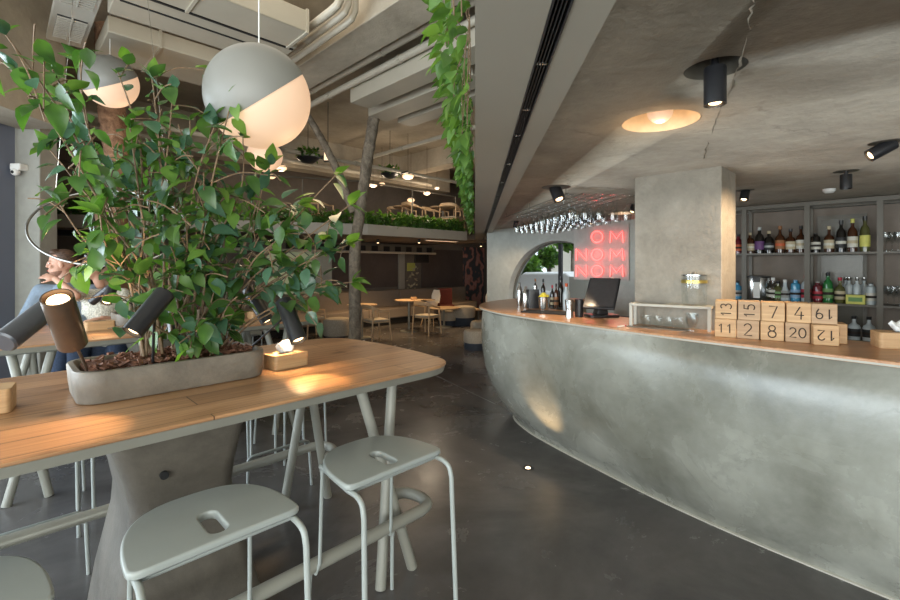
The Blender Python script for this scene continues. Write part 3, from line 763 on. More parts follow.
# ================================================================== CONCRETE BAR
BO = catmull([(3.75,.2,0),(3.1,.85,0),(2.55,1.45,0),(2.04,2.04,0),(1.56,2.62,0),(1.235,3.05,0),(.93,3.5,0),(.64,3.95,0),(.43,4.36,0),(.33,4.85,0),(.46,5.4,0),(.89,5.95,0),(1.45,6.3,0)], 8)
ZB = 1.21
def offs(i):
    P = BO; a = P[max(i-1,0)]; b = P[min(i+1,len(P)-1)]; d = (b-a).normalized(); return Vector((-d.y, d.x, 0))
def sweep(prof):
    rings = []
    for i, p in enumerate(BO):
        n = offs(i); k = max(0.0, min(1.0, (p.y-2.4)/2.2)); k = k*k*(3-2*k)
        rings.append([p+n*(o+(dk*k))+Vector((0,0,z)) for o, dk, z in prof])
    return rings
bar = thing('concrete_bar', 'curved boat-shaped polished concrete bar with a wooden counter top', 'bar counter', (2.0,3.2,0))
prof = [(-.60,.0,0),(-.60,.0,1.18),(-.012,-.0,1.18),(.0,-.0,1.182),(.012,-.035,1.165),(.035,-.055,1.13),(.062,-.075,1.06),(.075,-.085,.97),(.078,-.09,.86),(.065,-.09,.72),(.035,-.085,.56),(-.01,-.10,.40),(-.07,-.12,.25),(-.145,-.135,.12),(-.21,-.14,.05),(-.235,-.14,.0)]
build('counter_body', MB().loft(sweep(prof)), M['bar'], bar, True, sharp=50)
tp = [(-.62,0,1.182),(-.62,0,ZB-.002),(-.618,0,ZB),(.006,0,ZB),(.010,0,ZB-.004),(.010,0,1.190),(.004,0,1.183)]
build('counter_top', MB().loft(sweep(tp), smooth=False), M['barwood'], bar, True)
build('metal_edge', MB().loft(sweep([(.010,0,1.186),(.013,0,1.186),(.013,0,1.196),(.010,0,1.196)]), smooth=False), M['riser'], bar, True)
build('base_trim', MB().loft(sweep([(-.232,-.14,0),(-.213,-.14,0),(-.216,-.14,.006),(-.232,-.14,.010)]), smooth=False), M['riser'], bar, True)

# ------------------------------------------------------------------ numbered cubes
def arcp(cx, cy, rx, ry, a0, a1, n=14): return [(cx+rx*math.cos(math.radians(a0+(a1-a0)*i/n)), cy+ry*math.sin(math.radians(a0+(a1-a0)*i/n))) for i in range(n+1)]
GL = {
 '0': [arcp(.3,.5,.28,.48,90,450,22)], '1': [[(.12,.72),(.32,.98),(.32,.02)]],
 '2': [arcp(.3,.72,.25,.26,165,-35,12)+[(.06,.03),(.6,.03)]],
 '3': [arcp(.28,.74,.24,.24,150,-80,12)+arcp(.28,.26,.28,.26,80,-150,12)],
 '4': [[(.38,.98),(.04,.32),(.62,.32)],[(.46,.62),(.44,.0)]], '5': [[(.56,.96),(.14,.96),(.1,.56)]+arcp(.28,.32,.29,.30,115,-140,12)],
 '7': [[(.04,.95),(.58,.95),(.24,.0)],[(.14,.5),(.5,.52)]], '8': [arcp(.3,.74,.21,.22,-90,270,18)+arcp(.3,.26,.26,.26,90,-270,18)],
 '9': [arcp(.3,.70,.25,.27,0,360,18)+[(.55,.7),(.5,.3),(.34,.0)]],
 'N': [[(.0,0),(.0,1),(.78,0),(.78,1)]], 'O': [arcp(.45,.5,.47,.5,90,450,30)], 'M': [[(.0,0),(.06,1),(.47,.35),(.88,1),(.94,0)]],
}
del GL['7'][1]
def digits(mb, s, origin, ex_, ey_, h, r, gap=.16, adv=.62, n=6):
    W = len(s)*adv+(len(s)-1)*gap; x0 = -W/2
    for ch in s:
        for st in GL[ch]:
            mb.tube([origin+ex_*((x0+x)*h)+ey_*((y-.5)*h) for x, y in st], r, n)
        x0 += adv+gap
def cube(s, px, py, rot, label, base, tilt, mat='block', a=.112):
    t_ = thing('numbered_cube', label, 'wooden cube', base, tilt, None)
    build('cube', MB().box((0,0,a/2),(a,a,a)), M[mat], t_, bevel=.004)
    ex_ = Vector((1,0,0)); ey_ = Vector((0,0,1))
    if rot: 
        c, s_ = math.cos(rot), math.sin(rot); ex_, ey_ = Vector((c,0,s_)), Vector((-s_,0,c))
    mb = MB(); digits(mb, s, Vector((0,-a/2,a/2)), ex_, ey_, .072 if len(s)==1 else .056, .0034); build('number', mb, M['ink'], t_)
c0 = Vector((1.70,2.78,ZB)); c1 = Vector((2.095,2.535,ZB)); ca = math.atan2(c1.y-c0.y, c1.x-c0.x); 
row = [('11',0,'block'),('2',0,'blockd'),('8',0,'block'),('20',0,'blockd'),('12',PI,'block')]
LBL = ['wooden cube with a black eleven, left end of the bottom row','darker wooden cube with a black two, bottom row under the sideways fifteen','pale wooden cube with a black eight, middle of the bottom row','darker wooden cube with a black twenty, bottom row beside the eight','wooden cube with upside-down 12, right end of bottom row, set forward']
for i, (s, r_, mt) in enumerate(row):
    p = c0.lerp(c1, i/4); 
    if i == 4: p = p+Vector((-.02,-.035,0))
    cube(s, 0, 0, r_, LBL[i], p, ca+[.02,-.02,.01,.03,.08][i], mt)
cube('0', 0, 0, 0, 'wooden cube at the back of the bottom row, half hidden at its right end', c0.lerp(c1, 1.10)+Vector((.045,.055,0)), ca+.02, 'block')
row = [('13',PI/2,'block'),('15',PI/2,'blockd'),('7',0,'block'),('4',0,'block'),('19',PI,'blockd')]
LBL = ['wooden cube with sideways 13, top row left end','wooden cube with sideways 15, top row','wooden cube with a black seven, stacked on the eight','wooden cube with a black four, stacked on the twenty','wooden cube with upside-down 19, top row right end']
for i, (s, r_, mt) in enumerate(row):
    p = c0.lerp(c1, i/4+.01)+Vector((0,0,.1125))
    cube(s, 0, 0, r_, LBL[i], p, ca+[-.01,.02,.0,.05,-.03][i], mt)
tissue_box('wooden tissue box on the bar at the right edge of the picture', Vector((2.40,2.38,ZB)), ca+.12, True, (.24,.13,.085))

# ------------------------------------------------------------------ riser bench, jar and glasses
r0 = Vector((1.30,3.235,ZB)); r1 = Vector((1.70,2.945,ZB)); ra = math.atan2(r1.y-r0.y, r1.x-r0.x); rl = (r1-r0).length+.02
t_ = thing('serving_riser', 'grey-beige bench riser standing on the bar before the pillar', 'riser', (r0+r1)/2, ra)
build('top', MB().box((0,.06,.158),(rl,.14,.018)), M['riser'], t_, bevel=.003)
for sx in (-1,1):
    for y in (0.0,.12): build('leg', MB().box((sx*(rl/2-.012),y,.0745),(.022,.02,.149)), M['riser'], t_, bevel=.002)
def riserp(f, y, z=0): return r0.lerp(r1, f)+Vector((-math.sin(ra)*y, math.cos(ra)*y, z))
jar = thing('glass_dispenser', 'big clear glass jug with a golden lid band on the riser', 'jug', riserp(.80,.06,.167))
build('vessel', MB().lathe([(0,0),(.070,.0),(.075,.012),(.080,.16),(.078,.20)], n=32), M['gclear'], jar)
build('lid_band', MB().lathe([(.0775,.150),(.080,.152),(.080,.170),(.0775,.172)], n=32), plain('gold_band', (.55,.42,.12), rough=.3, metal=.8), jar)
build('lid', MB().lathe([(.078,.20),(.078,.208),(.02,.213),(.012,.225),(.0,.228)], n=32), M['steel'], jar)
build('handle', MB().tube(catmull([(.076,0,.17),(.105,0,.165),(.112,0,.12),(.105,0,.06),(.078,0,.045)],6), .007, 10), M['gclear'], jar)
g0 = None
TUM = [(0,0),(.030,0),(.033,.004),(.037,.075)]
for k, (f, y) in enumerate(((.19,.055),(.335,.055),(.48,.05),(.62,.06))):
    t_ = tag(build('tumbler', MB().lathe(TUM, n=24), M['gclear']), ['leftmost small clear tumbler beneath the riser','second small tumbler from the left beneath the riser','third small tumbler from the left beneath the riser','rightmost small tumbler beneath the riser, beside the tall glass'][k], 'glass', 'tumblers beneath the riser'); t_.location = riserp(f,y)
t_ = tag(build('tall_glass', MB().lathe([(0,0),(.033,0),(.034,.01),(.026,.03),(.038,.06),(.041,.12),(.039,.12),(.035,.06),(.02,.03),(0,.02)], n=24), M['gclear']), 'taller stacked glass in front of the riser right leg', 'glass'); t_.location = riserp(.80,-.035)
t_ = tag(build('serving_tray', MB().prism(rrect(.2,.035,.03,6), 0, .006), M['shelf']), 'narrow dark tray lying under the riser', 'tray'); t_.location = riserp(.42,.0)+Vector((0,0,0)); t_.location = riserp(.40,-.0); t_.rotation_euler = (0,0,ra)
t_.location = riserp(.36,-.02)

# ------------------------------------------------------------------ till, shakers, bucket, bottles on the bar
q0 = onz(603, 318, ZB)
till = thing('till_tablet', 'black tablet till tilted on its black stand on the bar', 'till', (q0.x+.02, q0.y+.10, ZB), .1)
build('base', MB().prism(rrect(.13,.09,.03,5), 0, .022), M['black'], till, bevel=.004)
mb = MB(); mb.loft([[(x,y+.02,.02) for x,y in rrect(.055,.05,.02)],[(x+.01,y+.02,.10) for x,y in rrect(.04,.035,.018)],[(x+.03,y+.0,.20) for x,y in rrect(.045,.025,.015)]]); build('stand', mb, M['black'], till)
Mt = Euler((math.radians(52), math.radians(0), 0)).to_matrix() @ Matrix.Rotation(-.22, 3, 'Z')
Mt = Matrix.Rotation(math.radians(-38),3,'Z') @ Euler((math.radians(46),0,0)).to_matrix()
sc_ = MB().box((-.01,-.03,.20),(.26,.34,.02), m=Mt); b_ = build('tablet', sc_, M['black'], till, bevel=.006)
build('display', MB().box(Vector((-.01,-.03,.20))+Mt@Vector((0,0,.0108)),(.23,.30,.001), m=Mt), plain('till_display', (.05,.045,.045), rough=.15), b_)
mb = MB(); p_ = [(.12,-.02,.01),(.18,-.05,.006),(.22,-.10,.006),(.30,-.12,.006)]; mb.tube(catmull(p_,6),.003,8); build('cable', mb, M['black'], till)
def bottle(label, loc, h=.30, r=.037, col='g_brown', lab=None, cap=None, shape=0, name='bottle', s_sq=False, group=None, bands=None):
    t_ = thing(name, label, 'bottle', loc, 0, group)
    if shape == 0: prof = [(0,0),(r,0),(r,.03*h),(r,.58*h),(r*.85,.66*h),(r*.38,.74*h),(r*.34,.93*h),(r*.40,.94*h),(0,.94*h)]
    elif shape == 1: prof = [(0,0),(r,0),(r*1.02,.05*h),(r*1.05,.5*h),(r*.9,.58*h),(r*.45,.64*h),(r*.33,.70*h),(r*.33,.92*h),(0,.92*h)]
    elif shape == 2: prof = [(0,0),(r,0),(r*1.1,.06*h),(r*.95,.3*h),(r*.7,.5*h),(r*.42,.64*h),(r*.34,.9*h),(0,.9*h)]
    else: prof = [(0,0),(r,0),(r,.62*h),(r*.92,.68*h),(r*.5,.72*h),(r*.45,.80*h),(0,.80*h)]
    top = prof[-1][1]
    build('glass_body', MB().lathe(prof, n=20), M[col], t_)
    if lab: 
        f = .999
        build('label', MB().lathe([(r*1.06,.14*h),(r*1.07,.15*h),(r*1.07,.44*h),(r*1.06,.45*h)], n=20), M[lab], t_)
        build('label_band', MB().lathe([(r*1.075,.25*h),(r*1.08,.27*h),(r*1.08,.33*h),(r*1.075,.34*h)], n=20), M[bands or 'ink'], t_)
    build('cap', MB().lathe([(r*.40,top-.09*h),(r*.42,top-.085*h),(r*.42,top+.03*h),(0,top+.03*h)], n=16), M[cap or 'black'], t_)
    return t_
def gmat(name, col, rough=.08, tr=.0):
    m, t, b = nt(name); b.inputs['Base Color'].default_value = (*col,1); b.inputs['Roughness'].default_value = rough; b.inputs['Transmission Weight'].default_value = tr; b.inputs['Specular IOR Level'].default_value = .7
    return m
M['g_brown'] = gmat('amber_bottle_glass', (.055,.018,.006)); M['g_green'] = gmat('green_bottle_glass', (.02,.16,.04)); M['g_dark'] = gmat('dark_bottle_glass', (.012,.010,.008))
M['g_clear'] = M['gclear']; M['g_blue'] = gmat('blue_bottle_glass', (.06,.30,.50)); M['g_red'] = gmat('red_bottle_glass', (.14,.012,.02)); M['g_olive'] = gmat('olive_bottle_glass', (.09,.09,.03)); M['g_frost'] = gmat('frosted_bottle_glass', (.50,.55,.56), .4)
for n_, c_ in (('l_white',(.62,.60,.52)),('l_cream',(.5,.42,.27)),('l_purple',(.13,.05,.16)),('l_orange',(.55,.10,.03)),('l_black',(.02,.02,.02)),('l_brown',(.30,.13,.05)),('l_red',(.45,.03,.05)),('l_yellow',(.62,.60,.14)),('l_blue',(.25,.42,.62)),('l_green',(.15,.3,.1)),('l_grey',(.36,.37,.35))): M[n_] = plain(n_.replace('l_','paper_label_'), c_, rough=.6)
def onbar(px, py): return onz(px, py, ZB)
def shaker(label, loc, h, r, mat='steel'):
    t_ = thing('cocktail_shaker', label, 'shaker', loc)
    build('tin', MB().lathe([(0,0),(r*.8,0),(r,.03),(r*1.08,h*.62),(r,h*.66),(r*.98,h*.68),(0,h*.68)], n=24), M[mat], t_)
    build('strainer_top', MB().lathe([(r*1.0,h*.675),(r*.8,h*.78),(r*.42,h*.86),(r*.42,h*.98),(r*.3,h),(0,h)], n=24), M[mat], t_)
shaker('slim steel cocktail shaker, leftmost on the bar', onbar(520,306)+Vector((0,.03,0)), .25, .028)
shaker('steel cocktail shaker beside the black caddy', onbar(526,308)+Vector((0,.03,0)), .22, .030)
t_ = thing('bar_caddy', 'black caddy standing behind the steel bucket', 'caddy', onbar(535,309)+Vector((0,.10,0)))
build('body', MB().prism(rrect(.055,.05,.015), 0, .19), M['black'], t_); build('insert', MB().lathe([(.02,.19),(.022,.23),(.0,.235)], (.02,0,0), 14), M['steel'], t_)
bk0 = onbar(545,311)+Vector((0,.05,0))
t_ = thing('steel_bucket', 'steel bucket holding the lemons on the bar', 'bucket', bk0)
build('pail', MB().lathe([(0,0),(.045,0),(.057,.13),(.060,.132),(.056,.134),(.044,.008),(0,.008)], n=28), M['steel'], t_)
for k,(x,y,z) in enumerate(((-.03,-.01,.13),(.0,-.025,.135),(.03,-.01,.13),(-.012,.02,.14),(.022,.025,.135),(0,0,.155))):
    o = tag(build('lemon', MB().ell((0,0,0),(.026,.019,.019), Euler((k,k*.7,k*1.3)).to_matrix(), 14, 10), M['yellow']), ['front left','front middle','front right','rear left','rear right','topmost'][k]+' yellow lemon in the steel bucket', 'lemon', 'lemons in the steel bucket'); o.location = bk0+Vector((x,y,z))
o = tag(build('bar_mat', MB().prism(rrect(.22,.11,.03), 0, .012), M['blacks'], bevel=.003), 'black rubber mat on the bar below the bucket', 'bar mat'); pm_ = onbar(547,313); o.location = (pm_.x, pm_.y+.02, ZB); o.rotation_euler = (0,0,-.55)
bk0.z += 0
for lb, px, py, dy, h, r, col, lab, cap, sh in (
  ('dark bitters bottle left of the white bottle', 555,309,.12,.24,.022,'g_dark','l_cream','l_red',0),
  ('dark bottle with reddish label between bucket and white bottle', 560,310,.16,.26,.023,'g_brown','l_brown','black',0),
  ('small dark dasher bottle behind the lemons', 549,306,.30,.29,.025,'g_dark','l_grey','black',0),
  ('dark bottle rising behind the bucket, left', 541,305,.33,.29,.025,'g_dark',None,'l_brown',0),
  ('tall black bottle behind the white bottle', 566,309,.22,.33,.030,'g_dark',None,'black',0)):
    bottle(lb, onbar(px,py)+Vector((0,dy,0)), h, r, col, lab, cap, sh)
bottle('pale blue-white squeeze bottle with orange cap on the bar', onbar(568,311)+Vector((0,.06,0)), .27, .034, 'g_frost', None, 'l_orange', 0)
t_ = tag(build('steel_jigger', MB().lathe([(0,0),(.034,0),(.030,.06),(.030,.065),(.036,.15),(.034,.15),(.0,.09)], n=28), M['steel']), 'plain steel beaker in front of the till', 'beaker'); t_.location = onbar(570,318)+Vector((0,.02,0))
t_ = tag(build('black_cup', MB().lathe([(0,0),(.034,0),(.036,.15),(.033,.15),(.03,.01),(0,.01)], n=28), M['black']), 'black beaker between steel beaker and till', 'beaker'); t_.location = onbar(577,318)+Vector((.04,.08,0))
t_ = thing('bar_spoon', 'white plastic clip with red end lying near the riser', 'utensil', onbar(621,327), .5)
build('handle', MB().box((0,0,.006),(.07,.012,.01)), M['white'], t_, bevel=.003); build('tip', MB().box((.045,.01,.006),(.03,.014,.012)), M['l_red'], t_, bevel=.003)

# ------------------------------------------------------------------ bottle shelves
US = 5.74; UD = .34
t_ = thing('bottle_shelves', 'grey metal bottle shelving behind the bar', 'shelving', UV(US+.17,.2,0))
vs = [((onu(x,260,US).y-onu(x,260,US).x)/S2) for x in (744, 807, 880)]
vL = vs[0]+.33; vR = -1.1
for v in (vL, vs[0], vs[1], vs[2], -.55, vR):
    for u, wdt in ((US,.045),(US+UD-.03,.03)):
        build('post', uvbox(MB(), u, u+wdt, v-wdt/2, v+wdt/2, 0, 2.285), M['shelf'], t_, True)
for z in (.93, 1.275, 1.775, 2.265):
    if z < 2.2: build('shelf_board', uvbox(MB(), US-.005, US+UD, vR, vL, z-.02, z), M['shelf'], t_, True)
    else:
        build('top_rail', uvbox(MB(), US-.003, US+.037, vR, vL, z-.02, z+.02), M['shelf'], t_, True)
        build('top_rail', uvbox(MB(), US+UD-.03, US+UD, vR, vL, z-.02, z+.02), M['shelf'], t_, True)
build('back_panel', uvbox(MB(), US+UD, US+UD+.015, vR, vL, .3, 2.24), M['walldark'], t_, True)
mb = MB(); 
fr = build('framed_panel', uvbox(MB(), US+UD-.035, US+UD-.005, vs[2]+.1, vs[2]+.48, 1.0, 2.16), M['shelf'], t_, True)
build('panel_glass', uvbox(MB(), US+UD-.037, US+UD-.034, vs[2]+.13, vs[2]+.45, 1.03, 2.12), plain('smoked_mirror', (.10,.09,.07), rough=.25, metal=.2), fr, True)
build('base_cabinet', uvbox(MB(), US-.02, US+UD, vR, vL, .0, .6), M['blacks'], t_, True)
Z1, Z2, Z3 = 1.775, 1.275, .93
def onshelf(px, z, du=.10):
    p = onu(px, 260, US+du); return Vector((p.x, p.y, z))
top = [(738.5,'g_red','l_orange','ink','black',.24,0,'small bottle with bright orange label at the far left of the top bottle shelf'),
 (750,'g_brown','l_cream','l_white','l_cream',.25,0,'amber bottle with cream label, second on the top shelf'),
 (759.5,'g_dark','l_purple','l_purple','l_grey',.31,0,'tall bottle with purple label on the top shelf'),
 (769,'g_dark','l_black','l_grey','l_cream',.26,0,'dark bottle with black label right of the purple-labelled one'),
 (780,'g_brown','l_brown','l_orange','l_brown',.32,1,'squat brown bottle with copper label on the top shelf'),
 (790.5,'g_brown','l_cream','l_white','black',.28,1,'amber bottle with wide cream label left of the mid post'),
 (801,'g_brown','l_white','l_cream','black',.31,1,'brown bottle with white label just left of the mid post'),
 (815.5,'g_dark','l_white','ink','black',.25,3,'short square-shouldered bottle right of the mid post'),
 (829,'g_brown','l_cream','l_white','l_cream',.29,1,'round-shouldered bottle with arched cream label'),
 (841,'g_dark','l_black','l_white','black',.34,0,'dark bottle with black-and-white label on the top shelf'),
 (852.5,'g_brown','l_white','l_cream','l_yellow',.35,0,'amber bottle with long pale cap on the top shelf'),
 (865,'g_olive','l_yellow','l_yellow','black',.37,0,'greenish bottle with yellow label at the right of the top shelf')]
for px, g, lb_, bd, cp, h, sh, tx in top:
    p = onshelf(px, Z1); s_ = p.y/5.0
    bottle(tx, p, h*.95, .043*s_+.0, g, lb_, cp, sh, bands=bd)
low = [(737.5,'g_blue','l_grey',None,.22,0,'small bluish bottle left of the steel pot on the lower shelf'),
 (773,'g_clear','l_white','white',.26,0,'slim clear bottle right after the steel pot'),
 (778,'g_olive','l_green','black',.22,0,'clear-green bottle beside the steel pot, second in the row'),
 (785,'g_frost','l_grey','white',.25,2,'flask-shaped clear bottle on the lower shelf'),
 (795.5,'g_blue','l_blue','l_blue',.28,3,'square light-blue bottle on the lower shelf'),
 (806,'g_frost','l_red','l_red',.30,0,'clear bottle with red cap and label at the mid post'),
 (817.5,'g_red','l_red','white',.26,3,'dark red bottle with red label on the lower shelf'),
 (828,'g_green','l_green','black',.33,0,'bright green bottle on the lower shelf'),
 (840,'g_olive','l_cream','l_red',.28,1,'round glass bottle with ornate cream label and red cap'),
 (871,'g_frost','l_white','black',.26,3,'frosted bottle with black cap at the right end of the lower shelf')]
for px, g, lb_, cp, h, sh, tx in low:
    p = onshelf(px, Z2); bottle(tx, p, h*.95, .042*p.y/4.8, g, lb_, cp, sh)
for px, du, tx in ((849,.22,'clear bottle behind the yellow box'),(857,.2,'clear pouring bottle behind the yellow box, right'),(846,.26,'third clear bottle at the back of the lower shelf'),(864,.26,'rearmost clear bottle of the lower shelf')):
    bottle(tx, onshelf(px, Z2, du), .26, .034, 'g_frost', None, 'steel', 0)
p = onshelf(855.5, Z2, .07); t_ = thing('yellow_box', 'low yellow carton on the lower shelf', 'box', p, RZ+PI/2+PI)
build('carton', MB().box((0,0,.045),(.14,.07,.09)), M['l_yellow'], t_, bevel=.004); build('print', MB().box((0,0,.045),(.10,.0715,.04)), M['l_green'], t_)
for px, tx in ((854,'squat dark-labelled bottle on the bottom shelf'),(869,'clear bottle on the bottom shelf behind the bar tissue box')):
    bottle(tx, onshelf(px, Z3, .1), .24, .045, 'g_frost', 'l_black', 'black', 1)
p = onshelf(756.5, Z2, .13); t_ = thing('steel_pot', 'tall steel ice pot with black lid and pale badge', 'pot', p)
build('pot', MB().lathe([(0,0),(.125,0),(.13,.01),(.13,.235),(.128,.24),(0,.24)], n=36), M['steel'], t_); build('lid', MB().lathe([(.133,.24),(.133,.252),(.03,.262),(0,.262)], n=36), M['black'], t_)
d_ = Vector((-p.x,-p.y,0)).normalized(); sd = Vector((-d_.y,d_.x,0)); mb = MB(); mb.box(d_*.128+Vector((0,0,.12)),(.02,.06,.20), m=Matrix((d_,sd,Vector((0,0,1)))).transposed()); build('badge', mb, M['white'], t_, bevel=.004)
mb = MB(); mb.box(d_*.13+Vector((0,0,.215)),(.03,.07,.045), m=Matrix((d_,sd,Vector((0,0,1)))).transposed()); build('latch', mb, M['black'], t_, bevel=.004)
for k, (px, z) in enumerate(((886,Z1),(892,Z1),(898,Z1),(888,Z2),(894,Z2),(899,Z2))):
    o = tag(build('stem_glass', MB().lathe([(0,0),(.03,0),(.03,.004),(.004,.01),(.004,.07),(.02,.09),(.036,.13),(.030,.18),(.029,.18),(.034,.13),(0,.085)], n=18), M['gclear']), '%s clear stem glass on the %s shelf at the right edge'%(['leftmost','middle','rightmost'][k%3], 'upper' if z==Z1 else 'lower'), 'glass', 'stem glasses on the %s right shelf'%('upper' if z==Z1 else 'lower')); o.location = onshelf(px, z, .06+.08*(k%2))

# ------------------------------------------------------------------ neon sign
t_ = thing('neon_sign', 'red neon sign reading OM NOM NOM on the grey wall', 'neon sign', UV(UW-.05, (onu(600,254,UW).y-onu(600,254,UW).x)/S2, 1.95))
pa_ = onu(574, 254, UW-.03); pb_ = onu(629, 254, UW-.03); zt_ = onu(600, 225, UW-.03).z; zb_ = onu(600, 280, UW-.03).z
va = (pa_.y-pa_.x)/S2; vb = (pb_.y-pb_.x)/S2
build('backing_panel', uvbox(MB(), UW-.035, UW-.004, vb, va, zb_, zt_), M['wall'], t_, True)
def neon(ch, x0, x1, y0, y1):
    a = onu(x0, y1, UW-.07); b_ = onu(x1, y1, UW-.07); c_ = onu(x0, y0, UW-.07); mb = MB()
    for st in GL[ch]:
        xs = .94 if ch != 'N' else .78
        pts = [a+(b_-a)*(x/xs)+Vector((0,0,(c_.z-a.z)*y)) for x, y in st]; mb.tube(pts, .0072, 8)
    build('letter', mb, M['neon'], t_, True)
for (y0, y1, row_) in ((231.5,242.3,'OM'),(249.3,260.2,'NOM'),(265.6,276.2,'NOM')):
    for ch in row_[-3:]:
        pass
    if len(row_) == 3: neon('N', 576.3, 586.2, y0, y1)
    neon('O', 591.8, 602.8, y0, y1); neon('M', 610, 623, y0, y1)
mb = MB()
for x, y in ((590.5,231.5),(593,229.8)): pass
pl = onu(600, 255, UW-.35)
pl = onu(602, 255, UW-.16)
point('neon_glow', (pl.x, pl.y, pl.z), .5, .2, (1.0,.10,.07))

# ------------------------------------------------------------------ hanging glass rack
def wine(zc=0):  # hangs upside down from its foot
    return MB().lathe([(0,0),(.034,0),(.034,-.003),(.005,-.009),(.0035,-.08),(.012,-.092),(.033,-.12),(.037,-.15),(.031,-.195),(.0298,-.195),(.0355,-.15),(.031,-.121),(0,-.092)], n=14)
rk = thing('glass_rack', 'black slotted rack hanging from the concrete ceiling over the bar', 'rack', (1.2,4.7,ZC))
e0 = Vector((-.30,1.95,0)).normalized(); e1 = Vector((.96,.10,0)).normalized(); o0 = Vector((1.04,3.85,ZC-.05))
for j in range(6):
    a = o0+e1*(j*.125-.05)-e0*.05; b_ = a+e0*1.95
    build('rail', MB().tube([a, b_], .004, 6), M['shelf'], rk, True)
for i in (0,.95,1.85):
    for j in (0,5): 
        a = o0+e1*(j*.125-.05)+e0*i; build('hanger', MB().tube([a, Vector((a.x,a.y,ZC))], .003, 6), M['shelf'], rk, True)
gl0 = None
for j in range(5):
    for i in range(11):
        if j == 0 and i > 9: continue
        p = o0+e1*(j*.125)+e0*(i*.172+.01*R.random())+Vector((0,0,.0))
        if gl0 is None: gl0 = tag(build('wine_glass', wine(), M['gclear']), 'clear wine glass hanging upside down in the ceiling rack', 'wine glass', 'wine glasses hanging in the ceiling rack'); o = gl0
        else: o = gl0.copy(); C.objects.link(o)
        o.location = p; o.scale = (1.12,1.12,1.12)

# ------------------------------------------------------------------ ceiling lamps over the bar
def can(label, px, py0, r=.034, h=.12, hole=.095, tilt=None, lit=True, power=12, tgt=None, ZZ=ZC, hx=0, deep=0, up=0):
    p = onz(px, py0, ZZ); p.z = ZZ
    t_ = thing('ceiling_spot', label, 'spotlight', p)
    if deep: build('recess', MB().lathe([(hole-.002,.002),(hole-.002,deep),(0,deep)], (0,0,0), n=36), M['shelf'], t_)
    else: build('recess', MB().lathe([(0,.0),(hole-.01,-.001),(hole,-.0015),(hole,-.003),(hole-.012,-.004),(0,-.0035)], (hx,0,0), n=36), M['shelf'], t_)
    d = Vector((0,0,-1)) if tilt is None else Vector(tilt).normalized(); q = d.to_track_quat('Z','Y').to_matrix()
    a = Vector((0,0,-.03)); build('bracket', MB().cyl((0,0,max(-.002,deep-.002)),(0,0,-.035),.012,n=12), M['black'], t_)
    st = a if tilt is None else a-d*h*.35
    if tilt is None: st = Vector((0,0,-.025+up))
    hd = build('lamp_head', MB().lathe([(0,0),(r*.95,0),(r,.004),(r,h),(r*.9,h),(r*.85,h-.012),(0,h-.013)], st, 28, q), M['black'], t_)
    if lit: 
        build('bulb', MB().ell(st+d*(h-.008),(r*.6,r*.6,r*.2),q,16,8), M['bulb'], hd)
        if power: spot('ceiling_spot_light', p+st+d*(h+.012), (p+st+d*(h+1)) if tgt is None else tgt, power, 75, .7, .02, (1,.74,.48))
    return t_
can('black cylinder spotlight in a round cut-out, nearest over the bar', 715, 69, .034, .125, .095, power=14, deep=.115, up=.03)
can('lit black spotlight over the far end of the bar', 556, 187, .05, .14, .12, tilt=(.25,-.35,-.9), power=25, tgt=(.3,4.0,0))
can('tilted black spotlight at the right edge of the ceiling', 885, 142, .034, .12, .07, tilt=(-.8,.3,-.5), power=60, tgt=(1.92,3.1,1.6))
can('small dark spotlight near the bottle shelves', 846, 171, .034, .10, .07, lit=False)
can('dark spotlight at the left end of the glass rack, with a beam added to brighten the wall', 516, 221, .035, .10, .08, tilt=(-.1,.5,-.8), power=30, tgt=(.95,8.0,1.0))  # beam added to lift the wall left of the round window
can('spotlight just left of the pillar top', 634, 204, .035, .10, .08, tilt=(-.4,-.1,-.9), power=30, tgt=(1.12,3.35,1.2))
can('small spotlight over the glass rack near the neon letters', 592, 217, .035, .10, .10, tilt=(-.2,-.1,-.9), power=8)
can('spotlight behind the pillar, added to warm its side', 745, 190, .035, .10, .07, tilt=(-.3,-.2,-.9), power=14)  # added lamp, meant to put warm light on the pillar side
# round recessed dish lamp
p = onz(660, 122, ZC)
t_ = thing('recessed_dish_lamp', 'round recessed lamp glowing warm in the concrete ceiling', 'ceiling lamp', (p.x,p.y,ZC))
build('dish', MB().lathe([(.166,.001),(.163,.001),(.162,.02),(.15,.09),(.12,.125),(0,.13)], n=48), M['recess'], t_)
build('holder', MB().cyl((0,.0,.128),(0,.0,.09),.025,n=16), M['recess'], t_)
build('globe_bulb', MB().ell((0,.0,.045),(.055,.055,.05),n=20,k=12), M['globe'], t_)
point('dish_light', (p.x,p.y,ZC-.02), .7, .03)
p = onz(528, 468, 0); t_ = thing('floor_light', 'small warm light let into the floor beside the bar', 'floor lamp', p)
build('rim', MB().lathe([(.045,0),(.045,.003),(.03,.004),(.03,.001),(0,.001)], n=28), M['black'], t_); build('lens', MB().lathe([(.022,.0015),(.018,.005),(0,.006)], n=20), M['bulb'], t_)
spot('floor_light_beam', p+Vector((0,0,.012)), p+Vector((.42,.42,1.0)), 9, 60, .8, .01)
p = onz(623, 213, ZC); t_ = thing('recessed_dish_lamp', 'second recessed warm lamp, small, above the neon letters beside the pillar', 'ceiling lamp', (p.x,p.y,ZC))
build('dish', MB().lathe([(.17,0),(.168,-.004),(.15,-.005),(0,-.004)], n=40), M['recess'], t_); build('glow_disc', MB().lathe([(.14,-.0052),(.13,-.007),(0,-.007)], n=36), M['globe'], t_)
point('dish_light', (p.x,p.y,ZC-.08), .6, .05)
t_ = thing('smoke_alarm', 'small pale smoke alarm on the ceiling before the shelves', 'alarm', onz(829,189,ZC))
